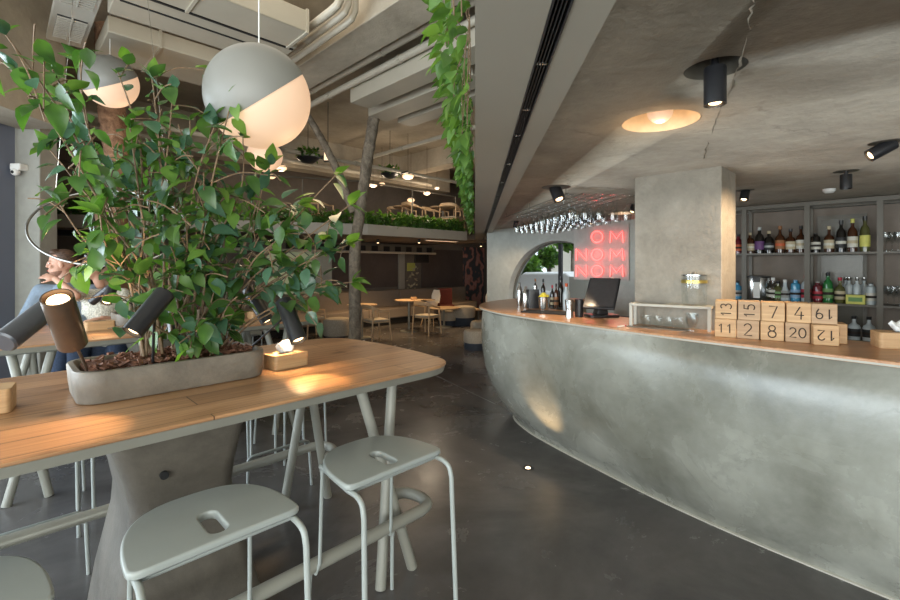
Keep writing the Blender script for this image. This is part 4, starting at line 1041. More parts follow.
build('body', MB().lathe([(.045,0),(.045,-.02),(.03,-.035),(0,-.036)], n=24), M['white'], t_)
t_ = thing('security_camera', 'white dome camera on the facade column, left', 'camera', Vector((-4.47,4.80,2.75)))
cc = at(19,172,4.78)
t_.location = cc
build('housing', MB().box((.0,0,.05),(.11,.10,.07)), M['white'], t_, bevel=.01); build('dome', MB().ell((-.01,-.03,-.005),(.04,.04,.04)), M['white'], t_); build('lens', MB().ell((-.01,-.062,-.01),(.018,.012,.018)), M['blacks'], t_)

# ------------------------------------------------------------------ big pendants
def pendant(label, c, R_, n, ceil=ZT, group=None, detail=True):
    t_ = thing('globe_pendant', label, 'pendant lamp', c, 0, group)
    n = Vector(n).normalized(); q = (-n).to_track_quat('Z','Y').to_matrix()
    pr = [(R_*math.sin(a), R_*math.cos(a)) for a in [math.radians(x) for x in range(0, 93, 4)]]
    inner = [((R_-.006)*math.sin(a), (R_-.006)*math.cos(a)) for a in [math.radians(x) for x in range(92, -1, -4)]]
    build('shell', MB().lathe(pr+inner, (0,0,0), 56, q), M['globetop'], t_, sharp=60)
    build('opal_globe', MB().lathe([(R_*.985*math.sin(math.radians(x)), R_*.985*math.cos(math.radians(x))) for x in range(0,181,5)], (0,0,0), 56, q), M['globe'], t_)
    build('cord', MB().tube([(0,0,R_*.98),(0,0,ceil-c[2])], .0035, 8), M['white'], t_)
    build('cap', MB().lathe([(0,R_*1.06),(.022,R_*1.06),(.03,R_*.97)], n=20), M['globetop'], t_)
    point('pendant_light', Vector(c)+n*(R_+.3), 3, .15)
    return t_
pendant('largest round pendant, grey shell tilted over an opal glowing half', at(259,98,2.2), .245, (.45,.47,-.75))
pendant('opal pendant hanging behind and below the largest one', at(265,155,6.7), .255, (.2,-.6,-.75))
pendant('round pendant at upper left behind the leaves and the bark trunk', at(110,82,4.4), .245, (.15,.50,-.75))
# thin steel ring
t_ = thing('steel_ring', 'thin curved steel ring hanging at the left over the couple', 'ring', at(108,226,3.5))
mb = MB(); mb.tube([(.60*math.cos(a), .22*math.sin(a), .30*math.sin(a)-.07*math.cos(a)) for a in [2*PI*i/72 for i in range(72)]], .009, 10, True); build('hoop', mb, M['ringst'], t_)
for a in (.9, 2.6): build('wire', MB().tube([(.60*math.cos(a),.22*math.sin(a),.30*math.sin(a)-.07*math.cos(a)),(.3*math.cos(a),.1*math.sin(a),ZT-t_.location.z)], .002, 6), M['steel'], t_)
# ================================================================== TREES
def noisy_tube(pts, rs, n=18, amp=.12, seed=1):
    q = random.Random(seed); P = catmull(pts, 10); N_ = len(P); rr = []
    for i in range(N_):
        t = i/(N_-1)*(len(rs)-1); k = min(int(t), len(rs)-2); rr.append(rs[k]+(rs[k+1]-rs[k])*(t-k))
    mb = MB(); mb.tube(P, rr, n)
    mb.v = [tuple(Vector(v)+Vector((q.uniform(-1,1),q.uniform(-1,1),q.uniform(-.4,.4)))*rr[0]*amp*.5) for v in mb.v]
    return mb
tr = thing('indoor_tree', 'slim grey-brown forked tree trunk rising through the mezzanine gap', 'tree', Vector((at(354,369,7.15).x,7.15,0)))
build('trunk', noisy_tube([Vector((at(354,369,7.15).x,7.15,0)),at(355,310,7.15),at(355,250,7.13),at(362,200,7.08),at(368,155,7.04),at(375,112,7.0)],[.098,.092,.086,.082,.086,.09]), M['bark'], tr, True)
build('branch', noisy_tube([at(354,212,7.1),at(338,172,7.05),at(322,140,7.0),at(308,116,6.95)],[.07,.062,.055,.05],14,.12,3), M['bark'], tr, True)
build('collar', MB().cyl(at(376,108,7.0),at(377,96,7.0),.13,n=20), M['pipe'], tr, True)
tr = thing('indoor_tree', 'warm brown rough-barked trunk behind the planter leaves, left', 'tree', Vector((at(112,300,5.2).x,5.2,0)))
build('trunk', noisy_tube([Vector((at(112,300,5.2).x,5.2,0)),at(113,300,5.2),at(112,200,5.2),at(117,150,5.2),at(112,110,5.2),at(108,60,5.2),at(108,0,5.2)],[.16,.15,.14,.135,.13,.12,.12],22,.16,5), M['barkw'], tr, True)

# ================================================================== PLANTS
def leaf(mb, p, d, nrm, l, w_, mi=0, droop=.35, fold=.25):
    d = d.normalized(); s = d.cross(nrm)
    if s.length < 1e-4: s = d.orthogonal()
    s.normalize(); nn = s.cross(d).normalized()
    prof = [(0,.04),(.16,.72),(.36,1.0),(.6,.82),(.82,.42),(1.0,.02)]
    vs = []
    for t, ww in prof:
        c = p+d*(l*t)-nn*(droop*l*t*t)
        vs += [c-s*(w_*ww/2)+nn*(fold*w_*ww*.5), c, c+s*(w_*ww/2)+nn*(fold*w_*ww*.5)]
    fs = []
    for i in range(len(prof)-1):
        a = i*3; fs += [(a,a+1,a+4,a+3),(a+1,a+2,a+5,a+4)]
    mb.add(vs, fs, True, mi)
def rv(q): return Vector((q.gauss(0,1),q.gauss(0,1),q.gauss(0,1))).normalized()
LM = None
def bush(label, name, branches, seed, size=(.055,.115), every=.060, twigs=4, twig_len=.22, mats=('leaf','leafl','leafd'), base=None, weights=(.5,.22,.28), thick=.005):
    q = random.Random(seed)
    t_ = thing(name, label, 'plant', base)
    lm = MB(); sm = MB()
    for (b0, b1, leafy) in branches:
        L_ = (b1-b0).length
        mid = Vector((b0.x+(b1.x-b0.x)*.22+q.uniform(-.04,.04), b0.y+(b1.y-b0.y)*.22+q.uniform(-.03,.03), b0.z+(b1.z-b0.z)*.45)); m2 = b0.lerp(b1, .68)+Vector((q.uniform(-.04,.04),q.uniform(-.04,.04),L_*.09))
        P = catmull([b0, mid, m2, b1], 7); n_ = len(P)
        sm.tube(P, [thick*(1-.75*i/(n_-1))+.0012 for i in range(n_)], 6)
        def leaves_on(P, start, ev, sz):
            acc = 0
            for i in range(1, len(P)):
                if i/(len(P)-1) < start: continue
                seg = (P[i]-P[i-1]); acc += seg.length
                while acc > ev:
                    acc -= ev; p = P[i]-seg*q.random(); dirv = (seg.normalized()*.35+rv(q)*.8+Vector((0,0,-.38))).normalized()
                    l = q.uniform(*sz); mi = q.choices((0,1,2), weights)[0]
                    st = p+dirv*.02
                    leaf(lm, st, dirv, (Vector((-.2,-.4,1))+rv(q)*.55).normalized(), l, l*q.uniform(.56,.74), mi, q.uniform(.1,.55), q.uniform(.1,.4))
        leaves_on(P, leafy, every, size)
        # terminal leaves
        for _ in range(4):
            dirv = ((P[-1]-P[-2]).normalized()*.8+rv(q)*.8).normalized(); l = q.uniform(*size)*.9
            leaf(lm, P[-1], dirv, (Vector((0,0,1))+rv(q)*.4).normalized(), l, l*.55, q.choices((0,1,2), (.35,.5,.15))[0], .3, .3)
        for k in range(twigs):
            i = int(n_*(leafy+(1-leafy)*q.uniform(.0,.95))); i = min(max(i,1), n_-1); p = P[i]
            d = (rv(q)+(P[i]-P[i-1]).normalized()*.4+Vector((0,0,.2))).normalized(); tl = twig_len*q.uniform(.5,1.15)
            T = catmull([p, p+d*tl*.5+Vector((0,0,.01)), p+d*tl-Vector((0,0,tl*.15))], 4)
            sm.tube(T, [.0028]*len(T), 5); leaves_on(T, .1, every*.9, (size[0]*.85, size[1]*.9))
    build('foliage', lm, [M[m] for m in mats], t_, True, sharp=180)
    build('stems', sm, M['stem'], t_, True)
    return t_
def pl(u, v): return UV(u, v, 1.20)
A_ = [((12,70),1.55),((6,35),1.5),((60,100),1.75),((80,62),1.9),((118,72),1.95),((152,78),2.0),((172,100),2.0),((60,205),1.8),((50,150),1.7),((92,160),1.8),((130,128),1.95),((100,215),1.75),((75,130),2.05),((135,190),1.9),((100,245),1.9),((150,150),2.1),((120,240),2.0),((140,275),1.9)]
br = [(pl(.46+.035*(i%3), 2.38+.05*(i%2)), at(p[0][0],p[0][1],p[1]), .52) for i, p in enumerate(A_)]
bush('tall leafy branching plant at the left of the planter, reaching the top left corner', 'potted_shrub', br, 11, base=pl(.35,2.4)-Vector((0,0,.02)))
B_ = [((232,100),2.0),((215,125),2.0),((243,138),2.1),((190,120),2.1),((205,165),2.1),((170,165),2.0),((225,195),2.1),((185,215),2.0),((155,235),2.0),((205,245),2.1),((180,270),2.0),((215,285),2.15),((160,300),1.95),((165,190),2.2),((225,225),2.2),((250,200),2.2),((150,320),1.9),((195,330),2.0),((230,320),2.1)]
br = [(pl(.58+.05*(i%3), 2.38+.05*(i%2)), at(p[0][0],p[0][1],p[1]), .38) for i, p in enumerate(B_)]
bush('dense leafy plant in the middle of the planter below the big pendant', 'potted_shrub', br, 23, base=pl(.55,2.42)-Vector((0,0,.02)), every=.052)
C_ = [((350,205),2.3),((336,175),2.35),((300,205),2.25),((322,240),2.3),((348,245),2.35),((270,165),2.2),((285,235),2.2),((262,230),2.2),((300,270),2.3),((330,290),2.35),((352,282),2.35),((255,265),2.2),((240,300),2.2),((262,190),2.2),((225,330),2.15)]
br = [(pl(.74+.06*(i%2), 2.40+.04*(i%2)), at(p[0][0],p[0][1],p[1]), .45) for i, p in enumerate(C_)]
bush('arching leafy plant at the right of the planter, leaning towards the tree trunk', 'potted_shrub', br, 37, base=pl(.78,2.42)-Vector((0,0,.02)), twigs=3, twig_len=.16, size=(.08,.125), every=.062, weights=(.45,.1,.45))
# small plants in the second planter
q_ = random.Random(4)
br = [(UV(1.07+q_.uniform(-.2,.2),4.85+q_.uniform(-.08,.08),1.2), UV(1.07+q_.uniform(-.5,.5),4.85+q_.uniform(-.25,.3),1.2+q_.uniform(.4,1.15)), .35) for _ in range(12)]
bush('leafy plant growing from the planter of the second high table', 'potted_shrub', br, 41, base=UV(1.07,4.85,1.19), twigs=2)
# hanging ivy along the slab edge
def strip_plant(label, name, base, gen, n, seed, size, mats=('ivy','leafl','leaf'), weights=(.6,.25,.15), strands=None):
    q = random.Random(seed); t_ = thing(name, label, 'plant', base); lm = MB()
    for _ in range(n):
        p, d = gen(q); l = q.uniform(*size)
        leaf(lm, p, d, (Vector((0,0,1))+rv(q)*.6).normalized(), l, l*q.uniform(.5,.75), q.choices((0,1,2), weights)[0], q.uniform(.1,.6), .25)
    build('foliage', lm, [M[m] for m in mats], t_, True, sharp=180)
    if strands: 
        sm = MB()
        for _ in range(strands):
            p, d = gen(q); sm.tube(catmull([Vector((ex(p.y)-.03,p.y,3.05)), p+Vector((0,0,.2)), p], 4), .003, 5)
        build('vines', sm, M['stem'], t_, True)
    return t_
def ivy_gen(y0, y1):
    def g(q):
        Y = y0+(y1-y0)*q.random(); z = 2.36+(.85 if Y > 3 else .95)*q.random()**1.1; t = (z-2.3)/.9
        o = -(.02+(.20*min(1, .35+t))*q.random()**.8)
        return Vector((ex(Y, o), Y, z)), (Vector((-.7,q.uniform(-.5,.5),-.5))+rv(q)*.7).normalized()
    return g
ip = thing('ivy_trough', 'long pale trough on the slab edge from which the ivy hangs', 'planter', (ex(5,.15),5,2.6))
mb = MB(); strip(mb, 0.0, .30, 2.621, 2.95, 1.2, 10.3); build('trough', mb, M['fascia'], ip, True)
strip_plant('trailing green vine hanging over the slab edge, nearest at the top', 'hanging_vine', (ex(2.3,.1),2.3,2.95), ivy_gen(1.65,3.3), 190, 51, (.07,.125), strands=14)
strip_plant('trailing green vine along the slab edge farther back', 'hanging_vine', (ex(5,.1),5,2.95), ivy_gen(3.2,6.2), 1300, 52, (.05,.09), strands=30)
strip_plant('trailing green vine at the far end of the slab edge', 'hanging_vine', (ex(8,.1),8,2.95), ivy_gen(6.0,9.8), 1400, 53, (.04,.08))
# mezzanine planting
def along(P, q):
    ls = [(P[i+1]-P[i]).length for i in range(len(P)-1)]; r = q.random()*sum(ls)
    for i, l in enumerate(ls):
        if r <= l: return P[i].lerp(P[i+1], r/l)
        r -= l
    return P[-1]
mt = thing('mezzanine_trough', 'low planting trough along the mezzanine edge', 'planter', UV(6,7.7,2.46))
mb = ribbon(MB(), [p+Vector((.10,.25,0)) for p in fz], 2.401, 2.50, -.02); mb = ribbon(MB(), [p+Vector((-.0,.22,0)) for p in fz], 2.401, 2.5, .12); build('trough', mb, M['fascia'], mt, True)
def mz_gen(P):
    def g(q):
        p = along(P, q); return p+Vector((q.uniform(-.05,.05),q.uniform(-.02,.2),2.46+.26*q.random()**1.4)), (rv(q)+Vector((0,-.5,.4))).normalized()
    return g
strip_plant('low green planting on the mezzanine edge right of the trunk', 'edge_plant', UV(6.6,7.6,2.48), mz_gen([UV(8.0,7.55),UV(5.15,7.55)]), 1500, 61, (.06,.13))
strip_plant('low green planting on the mezzanine edge left of the trunk', 'edge_plant', Vector((-4,8.2,2.48)), mz_gen([UV(5.15,7.55),Vector((-3.9,8.2,0)),Vector((-6.4,7.1,0))]), 1700, 62, (.06,.14))
# mezzanine railing
rl_ = thing('mezzanine_railing', 'thin dark railing above the mezzanine planting', 'railing', UV(5.15,7.8,2.4))
rp = [UV(8.0,7.8,0),UV(5.15,7.75,0),Vector((-3.9,8.4,0)),Vector((-6.4,7.35,0))]
mb = MB()
build('handrail', MB().tube([p+Vector((0,0,3.35)) for p in rp], .018, 8), M['shelf'], rl_, True)
for i in range(3):
    n_ = max(2, int((rp[i+1]-rp[i]).length/1.2))
    for k in range(n_):
        p = rp[i].lerp(rp[i+1], k/n_); build('post', MB().tube([p+Vector((0,0,2.401)), p+Vector((0,0,3.35))], .014, 8), M['shelf'], rl_, True)

# ================================================================== BACKGROUND FURNITURE
def armchair(label, loc, rz, group=None):
    t_ = thing('wooden_armchair', label, 'chair', loc, rz, group)
    build('seat', MB().prism(rrect(.23,.22,.06,5), .43, .465), M['knit'], t_, bevel=.008)
    for sx in (-1,1):
        build('leg', MB().cyl((sx*.25,-.24,0),(sx*.22,-.19,.62),.017,.019,n=10), M['chair'], t_)
        build('leg', MB().cyl((sx*.25,.25,0),(sx*.23,.20,.70),.017,.019,n=10), M['chair'], t_)
    P = catmull([(-.22,-.20,.625),(-.265,-.02,.65),(-.24,.18,.70),(-.12,.265,.73),(.12,.265,.73),(.24,.18,.70),(.265,-.02,.65),(.22,-.20,.625)], 6)
    rings = [];
    for i, p in enumerate(P):
        a = P[max(i-1,0)]; b = P[min(i+1,len(P)-1)]; d = (b-a).normalized(); s = Vector((-d.y,d.x,0)); f = max(0, min(1,(p.y-.0)/.26)); hh = .018+.045*f
        rings.append([p+s*.014+Vector((0,0,hh)), p+s*.014-Vector((0,0,.014)), p-s*.014-Vector((0,0,.014)), p-s*.014+Vector((0,0,hh))])
    build('backrest', MB().loft(rings), M['chair'], t_, bevel=.004)
    build('apron', MB().box((0,0,.41),(.42,.40,.03)), M['chair'], t_)
    return t_
def round_table(label, loc, h=.76, r=.34, mat='chair', box=None):
    t_ = thing('round_table', label, 'table', loc)
    build('top', MB().lathe([(0,h-.03),(r-.02,h-.03),(r,h-.012),(r,h),(0,h)], n=36), M[mat], t_, sharp=30)
    build('column', MB().cyl((0,0,.02),(0,0,h-.03),.028,n=14), M['leg'], t_); build('foot', MB().lathe([(0,0),(.22,0),(.22,.012),(.03,.03),(0,.03)], n=28), M['leg'], t_)
    return t_
def gf(px, py): return onz(px, py, 0)
ac = armchair('wooden armchair with curved back just right of the slim trunk', gf(376,340), PI*.72)
dup(ac, gf(427,334), PI*.80, 'wooden armchair at the round table near the banquette, farther right')
dup(ac, gf(312,337), PI*.75, 'wooden armchair left of the trunk beside the beige pouf')
dup(ac, gf(297,333), PI*.9, 'wooden armchair partly hidden behind another, left of the trunk')
round_table('round pale table beside the armchair farther right', gf(409,331), .78, .36)
round_table('round pale table just behind the slim trunk', gf(362,338), .76, .34)
round_table('round table near the left armchairs', gf(287,335), .76, .38)
round_table('low round wooden table by the far poufs', gf(444,327), .52, .42, 'chair')
tissue_box('tiny wooden box on the round table by the banquette', Vector((gf(409,331).x+.12, gf(409,331).y, .78)), .4, False, (.14,.10,.07))
# high chair
p = gf(432,325); t_ = thing('baby_high_chair', 'white baby high chair behind the low table', 'high chair', p, -.6)
build('seat_shell', MB().lathe([(.0,.52),(.14,.53),(.17,.62),(.16,.66),(0,.56)], n=20), M['white'], t_)
mb = MB(); mb.loft([[(x,y*.25+.14,z) for x,y,z in [(a_*.13*math.cos(0),0,.6)for a_ in (-1,1)]]+[(.13,.18,.6),(-.13,.18,.6)], [(-.15,.17,.8),(.15,.17,.8),(.15,.2,.8),(-.15,.2,.8)], [(-.10,.20,.96),(.10,.20,.96),(.10,.225,.96),(-.10,.225,.96)]]); build('backrest', mb, M['white'], t_, bevel=.01)
build('tray', MB().prism(rrect(.2,.12,.06,5,0,-.2), .70, .72), M['chair'], t_)
for sx in (-1,1):
    for sy in (-1,1): build('leg', MB().cyl((sx*.22,sy*.22,0),(sx*.1,sy*.1,.55),.014,n=10), M['chair'], t_)
def pouf(label, loc, r=.25, h=.42, d=.14):
    t_ = thing('round_pouf', label, 'pouf', loc)
    build('cushion', MB().lathe([(r,d),(r*1.04,d+.04),(r*1.04,h-.06),(r*.95,h-.01),(r*.8,h),(0,h)], n=32), M['knit'], t_)
    build('lower_band', MB().lathe([(0,0),(r*.95,0),(r,.03),(r,d)], n=32), M['knitd'], t_)
pouf('beige knitted pouf with dark base, nearest, left of the bar', gf(475.5,349), .23, .38)
pouf('beige pouf right behind the nearest one', gf(479,340), .18, .42)
pouf('low beige pouf by the low table', gf(448,325), .27, .38)
pouf('tall beige pouf with dark knitted base', gf(464,325), .30, .52, .22)
pouf('beige rounded pouf left of the slim trunk', gf(337,336), .30, .42, .03)
# plank bench with things near the mural
t_ = thing('low_bench', 'low wooden bench below the mural', 'bench', gf(472,327)+Vector((-.1,.6,0)), .3)
build('top', MB().box((0,0,.40),(.7,.35,.04)), M['chair'], t_)
for sx in (-1,1): build('leg', MB().box((sx*.28,0,.19),(.05,.3,.38)), M['shelf'], t_)
t_ = thing('covered_chair', 'chair with dark red cover behind the high chair', 'chair', gf(446,322)+Vector((0,.4,0)), .2)
build('seat', MB().box((0,0,.42),(.45,.45,.1)), M['red'], t_, bevel=.03); build('backrest', MB().box((0,.2,.7),(.45,.08,.5)), M['red'], t_, bevel=.03)
for sx in (-1,1):
    for sy in (-1,1): build('leg', MB().cyl((sx*.18,sy*.18,0),(sx*.17,sy*.17,.4),.018,n=8), M['chair'], t_)
# banquette along the back wall
bq = thing('banquette', 'long taupe upholstered banquette along the back wall', 'banquette', UV(6,10.3,0))
build('base', uvbox(MB(), 2.6, 11.2, 9.98, 10.6, .02, .18), M['blacks'], bq, True)
for k in range(6):
    build('seat_cushion', uvbox(MB(), 2.6+k*1.433, 2.6+(k+1)*1.433-.01, 9.9, 10.45, .18, .46), M['linen'], bq, True, bevel=.03)
    build('back_cushion', uvbox(MB(), 2.6+k*1.433, 2.6+(k+1)*1.433-.01, 10.42, 10.66, .3, .93), M['linen'], bq, True, bevel=.03)
# mezzanine chairs and tables
for k, (px, Y, rz, tx) in enumerate(((398,11.6,.3,'wooden chair on the mezzanine, first right of the trunk'),(414,11.2,2.2,'wooden chair on the mezzanine facing the first one'),(434,11.8,.9,'wooden chair in the middle of the mezzanine row'),(452,11.4,2.6,'wooden chair on the mezzanine near the ivy end'),(465,11.9,.4,'wooden chair on the mezzanine closest to the ivy'),(320,10.4,1.,'wooden chair on the mezzanine left of the trunk'))):
    p = at(px, 200, Y); dup(ac, (p.x, p.y, 2.40), rz, tx)
for k, (px, Y, tx) in enumerate(((406,11.5,'round table on the mezzanine between the first two chairs'),(443,11.6,'round table on the mezzanine near the ivy'))):
    p = at(px, 200, Y); t_ = round_table(tx, (p.x, p.y, 2.40), .74, .34)
# small pendants and hanging pots
for k, (px, py, Y, r, tx) in enumerate(((289,160,9.5,.10,'small flat glowing pendant right of the opal pendant'),(281,168,9.0,.11,'small glowing pendant just below the opal pendant'),(271,176,9.5,.10,'lowest small pendant under the opal pendant'),(408,176,9.4,.12,'glowing round lamp beside the hanging pot'),(373,185,10,.09,'small glowing pendant just right of the trunk'),(382,184,10.5,.07,'second small pendant right of the trunk'),(427,193,10.5,.08,'small pendant over the mezzanine chairs'),(411,200,11,.09,'lowest small pendant over the mezzanine'),(437,188,11.5,.06,'farthest tiny pendant near the ivy'),(392,168,10.5,.06,'tiny pendant above the hanging pot'))):
    c = at(px, py, Y); t_ = thing('small_pendant', tx, 'pendant lamp', c)
    build('glow_disc', MB().ell((0,0,0),(r,r,r*.62),n=20,k=10), M['glowsm'], t_); build('shade', MB().lathe([(.0,r*.72),(r*.5,r*.66),(r*1.03,r*.12),(r*1.0,r*.1),(r*.45,r*.6),(0,r*.66)], n=20), M['globetop'], t_)
    build('cord', MB().tube([(0,0,r*.6),(0,0,ZT-c.z)], .004, 6), M['black'], t_)
    if k in (1,3,4,6,8): point('small_pendant_light', c+Vector((0,-.1,-r-.12)), 7, .1, (1,.8,.58))
for px, py, Y, tx, sd in ((390,174,9.2,'hanging black pot with yellow-green plant above the mezzanine',3),(308,158,7.8,'hanging black pot with small plant left of the trunk fork',5)):
    c = at(px, py, Y); t_ = thing('hanging_pot', tx, 'hanging planter', c)
    build('bowl', MB().lathe([(0,-.09),(.10,-.08),(.18,-.02),(.19,.0),(.17,.0),(0,-.03)], n=28), M['black'], t_)
    build('cord', MB().tube([(0,0,0),(0,0,ZT-c.z)], .005, 6), M['black'], t_)
    q = random.Random(sd); lm = MB()
    for _ in range(150): a = q.random()*6.28; rr = .2*q.random()**.5; leaf(lm, Vector((rr*math.cos(a),rr*math.sin(a),-.02+.16*q.random())), (rv(q)+Vector((0,0,.6))).normalized(), Vector((0,0,1))+rv(q)*.3, .09, .05, q.choice((0,1,1)))
    build('plant', lm, [M['leaf'],M['leafl']], t_, sharp=180)
    build('lamp_arm', MB().tube([(.1,0,-.02),(.38,-.05,.04)], .02, 8), M['black'], t_)
t_ = thing('arm_lamp', 'square warm lamp on an arm near the trunk fork', 'lamp', at(328,157,7.6)); build('shade', MB().prism(rrect(.07,.05,.01), -.08,.08), M['shelf'], t_); build('glow', MB().box((0,-.051,0),(.10,.004,.13)), M['glowsm'], t_)
build('arm', MB().tube([(0,0,.08),(0,0,ZT-t_.location.z)], .006, 6), M['black'], t_)
for px, tx in ((378,'small spotlight under the mezzanine right of the trunk'),(419,'small spotlight under the mezzanine near the dark screen'),(481,'small spotlight under the mezzanine by the mural')):
    p = onz(px, 239 if px < 480 else 243, 2.28); p.z = 2.28; t_ = thing('under_mezzanine_spot', tx, 'spotlight', p)
    build('head', MB().cyl((0,0,0),(0,0,-.09),.035,n=14), M['black'], t_); build('bulb', MB().ell((0,0,-.092),(.024,.024,.01)), M['bulb'], t_); spot('under_mezzanine_light', p+Vector((0,0,-.11)), p+Vector((0,0,-1)), 75, 120, .8)
p = onz(442,240.6,2.28); t_ = thing('slot_light', 'warm slot light in the mezzanine underside', 'ceiling lamp', (p.x,p.y,2.279), RZ); build('frame', MB().box((0,0,-.008),(1.1,.12,.014)), M['white'], t_); build('diffuser', MB().box((0,0,-.016),(1.04,.08,.004)), M['glowsm'], t_)
t_ = thing('wall_decor', 'small yellowish wall ornament above the banquette', 'ornament', onv(411,267,10.66)); build('frame', MB().box((0,0,0),(.3,.03,.25), rz=RZ), M['l_yellow'], t_); 
mb = MB(); q = random.Random(9)
for _ in range(30): leaf(mb, Vector((q.uniform(-.1,.25),-.05,q.uniform(-.9,.0))), rv(q), rv(q), .12, .07)
build('dried_leaves', mb, M['l_cream'], t_)

# ================================================================== STREET beyond the round window
t_ = struct(build('trim_parapet', uvbox(MB(), 8.6, 8.75, -2, 5.0, -.2, 1.40), M['fascia']))
bd = thing('street_building', 'pale building seen through the round window', 'building', UV(17,3.5,0))
build('wall', uvbox(MB(), 17, 21, -5, 11, -.2, 9), M['duct'], bd, True)
for k in range(8):
    for zz in (1.0, 4.0): build('window', uvbox(MB(), 16.96, 17.0, -4+k*1.8, -2.9+k*1.8, zz, zz+1.9), M['bluestrip'], bd, True)
def street_tree(label, px, Y, z, s, seed):
    c = at(px, 265, Y); q = random.Random(seed); t_ = thing('street_tree', label, 'tree', (c.x, c.y, 0))
    build('trunk', MB().tube([(0,0,0),(.05,0,z)], .07, 8), M['bark'], t_); lm = MB()
    for _ in range(900): 
        d = rv(q)*s*(q.random()**.4); leaf(lm, Vector((0,0,z))+d, rv(q), rv(q), .22, .14, q.choice((0,1)))
    build('crown', lm, [M['leaf'],M['leafl']], t_, sharp=180)
street_tree('green street tree outside the round window, right', 572, 13, 2.5, .42, 1)
street_tree('light green bush outside the round window, left', 524, 13.0, 1.5, .45, 2)
street_tree('small green street tree outside, middle of the round window', 548, 15, 1.9, .3, 3)
c = at(562, 280, 12.2); car = thing('white_car', 'white parked car beyond the parapet outside the round window', 'car', (c.x, c.y, .0), -RZ)
sec = lambda x, z0, z1, hw: [(x,-hw,z0),(x,hw,z0),(x,hw,z1),(x,hw*.85,z1+.03),(x,-hw*.85,z1+.03),(x,-hw,z1)]
build('body', MB().loft([sec(-2.1,.35,.75,.75),sec(-1.9,.25,.9,.85),sec(0,.25,.95,.88),sec(1.9,.25,.9,.85),sec(2.1,.35,.75,.75)]), M['white'], car, bevel=.05)
build('cabin', MB().loft([sec(-1.3,.9,.95,.78),sec(-.8,.9,1.42,.68),sec(.5,.9,1.45,.68),sec(1.3,.9,.95,.78)]), M['white'], car, bevel=.03)
for sx in (-1.3,1.3):
    for sy in (-1,1): build('wheel', MB().cyl((sx,sy*.72,.33),(sx,sy*.9,.33),.33,n=24), M['blacks'], car)

# ================================================================== PEOPLE
def remesh(o, vox, sm=6):
    m = o.modifiers.new('fuse','REMESH'); m.mode = 'VOXEL'; m.voxel_size = vox; m.use_smooth_shade = True
    s = o.modifiers.new('soft','SMOOTH'); s.factor = .5; s.iterations = sm
def hand(mb, wrist, fwd, nrm, s=1.0, curl=.35, side=1):
    """palm and five fingers; fwd along the hand, nrm out of the back of the hand"""
    fwd = fwd.normalized(); nrm = (nrm-fwd*nrm.dot(fwd)).normalized(); ac_ = fwd.cross(nrm)*side
    Mh = Matrix((fwd, ac_, nrm)).transposed()
    mb.ell(wrist+fwd*.05*s, (.052*s,.042*s,.017*s), Mh, 14, 10)
    for k, (off, l) in enumerate(((-.030,.066),(-.010,.075),(.011,.070),(.031,.055))):
        p = wrist+fwd*.085*s+ac_*off*s; d = fwd+ac_*off*2.2; r = .0085*s
        for j in range(3):
            d = (d-nrm*curl*(j*.6+.3)).normalized(); e = p+d*(l*s*(.45,.32,.25)[j]); mb.cap(p, e, r, r*.92, 8); p = e; r *= .93
    p = wrist+fwd*.03*s-ac_*.032*s; d = (fwd*.7-ac_*.75-nrm*.2).normalized(); e = p+d*.036*s; mb.cap(p, e, .011*s, .010*s, 8); mb.cap(e, e+(d+fwd*.6-nrm*.3).normalized()*.030*s, .010*s, .0085*s, 8)
def head(mb, c, fwd, up, s=1.0):
    fwd = fwd.normalized(); up = (up-fwd*up.dot(fwd)).normalized(); rt = fwd.cross(up); Mh = Matrix((rt, fwd, up)).transposed()
    P = lambda x, y, z: c+Mh@(Vector((x,y,z))*s)
    mb.ell(P(0,-.012,.03), (.074*s,.092*s,.092*s), Mh, 24, 16); mb.ell(P(0,.022,-.045), (.055*s,.062*s,.068*s), Mh, 20, 14)
    mb.cap(P(0,.084,.020), P(0,.093,-.016), .007*s, .0125*s, 10)          # nose
    mb.ell(P(0,.070,-.093), (.022*s,.018*s,.016*s), Mh, 12, 8)            # chin
    mb.ell(P(0,.082,-.050), (.024*s,.011*s,.007*s), Mh, 12, 8); mb.ell(P(0,.080,-.062), (.020*s,.011*s,.007*s), Mh, 12, 8)
    for sx in (-1,1):
        mb.ell(P(sx*.035,.070,.030), (.020*s,.012*s,.007*s), Mh, 10, 8)   # brow
        mb.ell(P(sx*.036,.066,-.018), (.020*s,.016*s,.018*s), Mh, 12, 8)  # cheek
        mb.ell(P(sx*.076,-.005,-.008), (.010*s,.018*s,.028*s), Mh, 12, 8) # ear
    return P, Mh
def face_bits(par, P, Mh, s):
    for sx in (-1,1):
        build('eye', MB().ell(P(sx*.031,.077,.010), (.013*s,.007*s,.007*s), Mh, 12, 8), M['white'], par, True)
        build('iris', MB().ell(P(sx*.031,.083,.010), (.0055*s,.003*s,.0055*s), Mh, 10, 6), M['ink'], par, True)
        build('eyebrow', MB().ell(P(sx*.032,.081,.030), (.018*s,.006*s,.004*s), Mh, 10, 6), M['hair'], par, True)
    build('mouth', MB().ell(P(0,.092,-.055), (.020*s,.005*s,.005*s), Mh, 12, 6), M['l_red'], par, True)
Yv = 4.42
hc = at(61, 264, 4.30); per = thing('person', 'bearded man in a blue-grey jersey and dark jeans, hugged, beyond the second table', 'person', (hc.x+.02, hc.y+.06, 0))
fw = Vector((-.80,-.60,-.06)); up = Vector((.08,0,1))
body = MB(); P, Mh = head(body, hc, fw, up, 1.08)
nb = hc+Vector((.03,.03,-.20)); body.cap(hc+Vector((.01,.01,-.07)), nb, .050, .056)
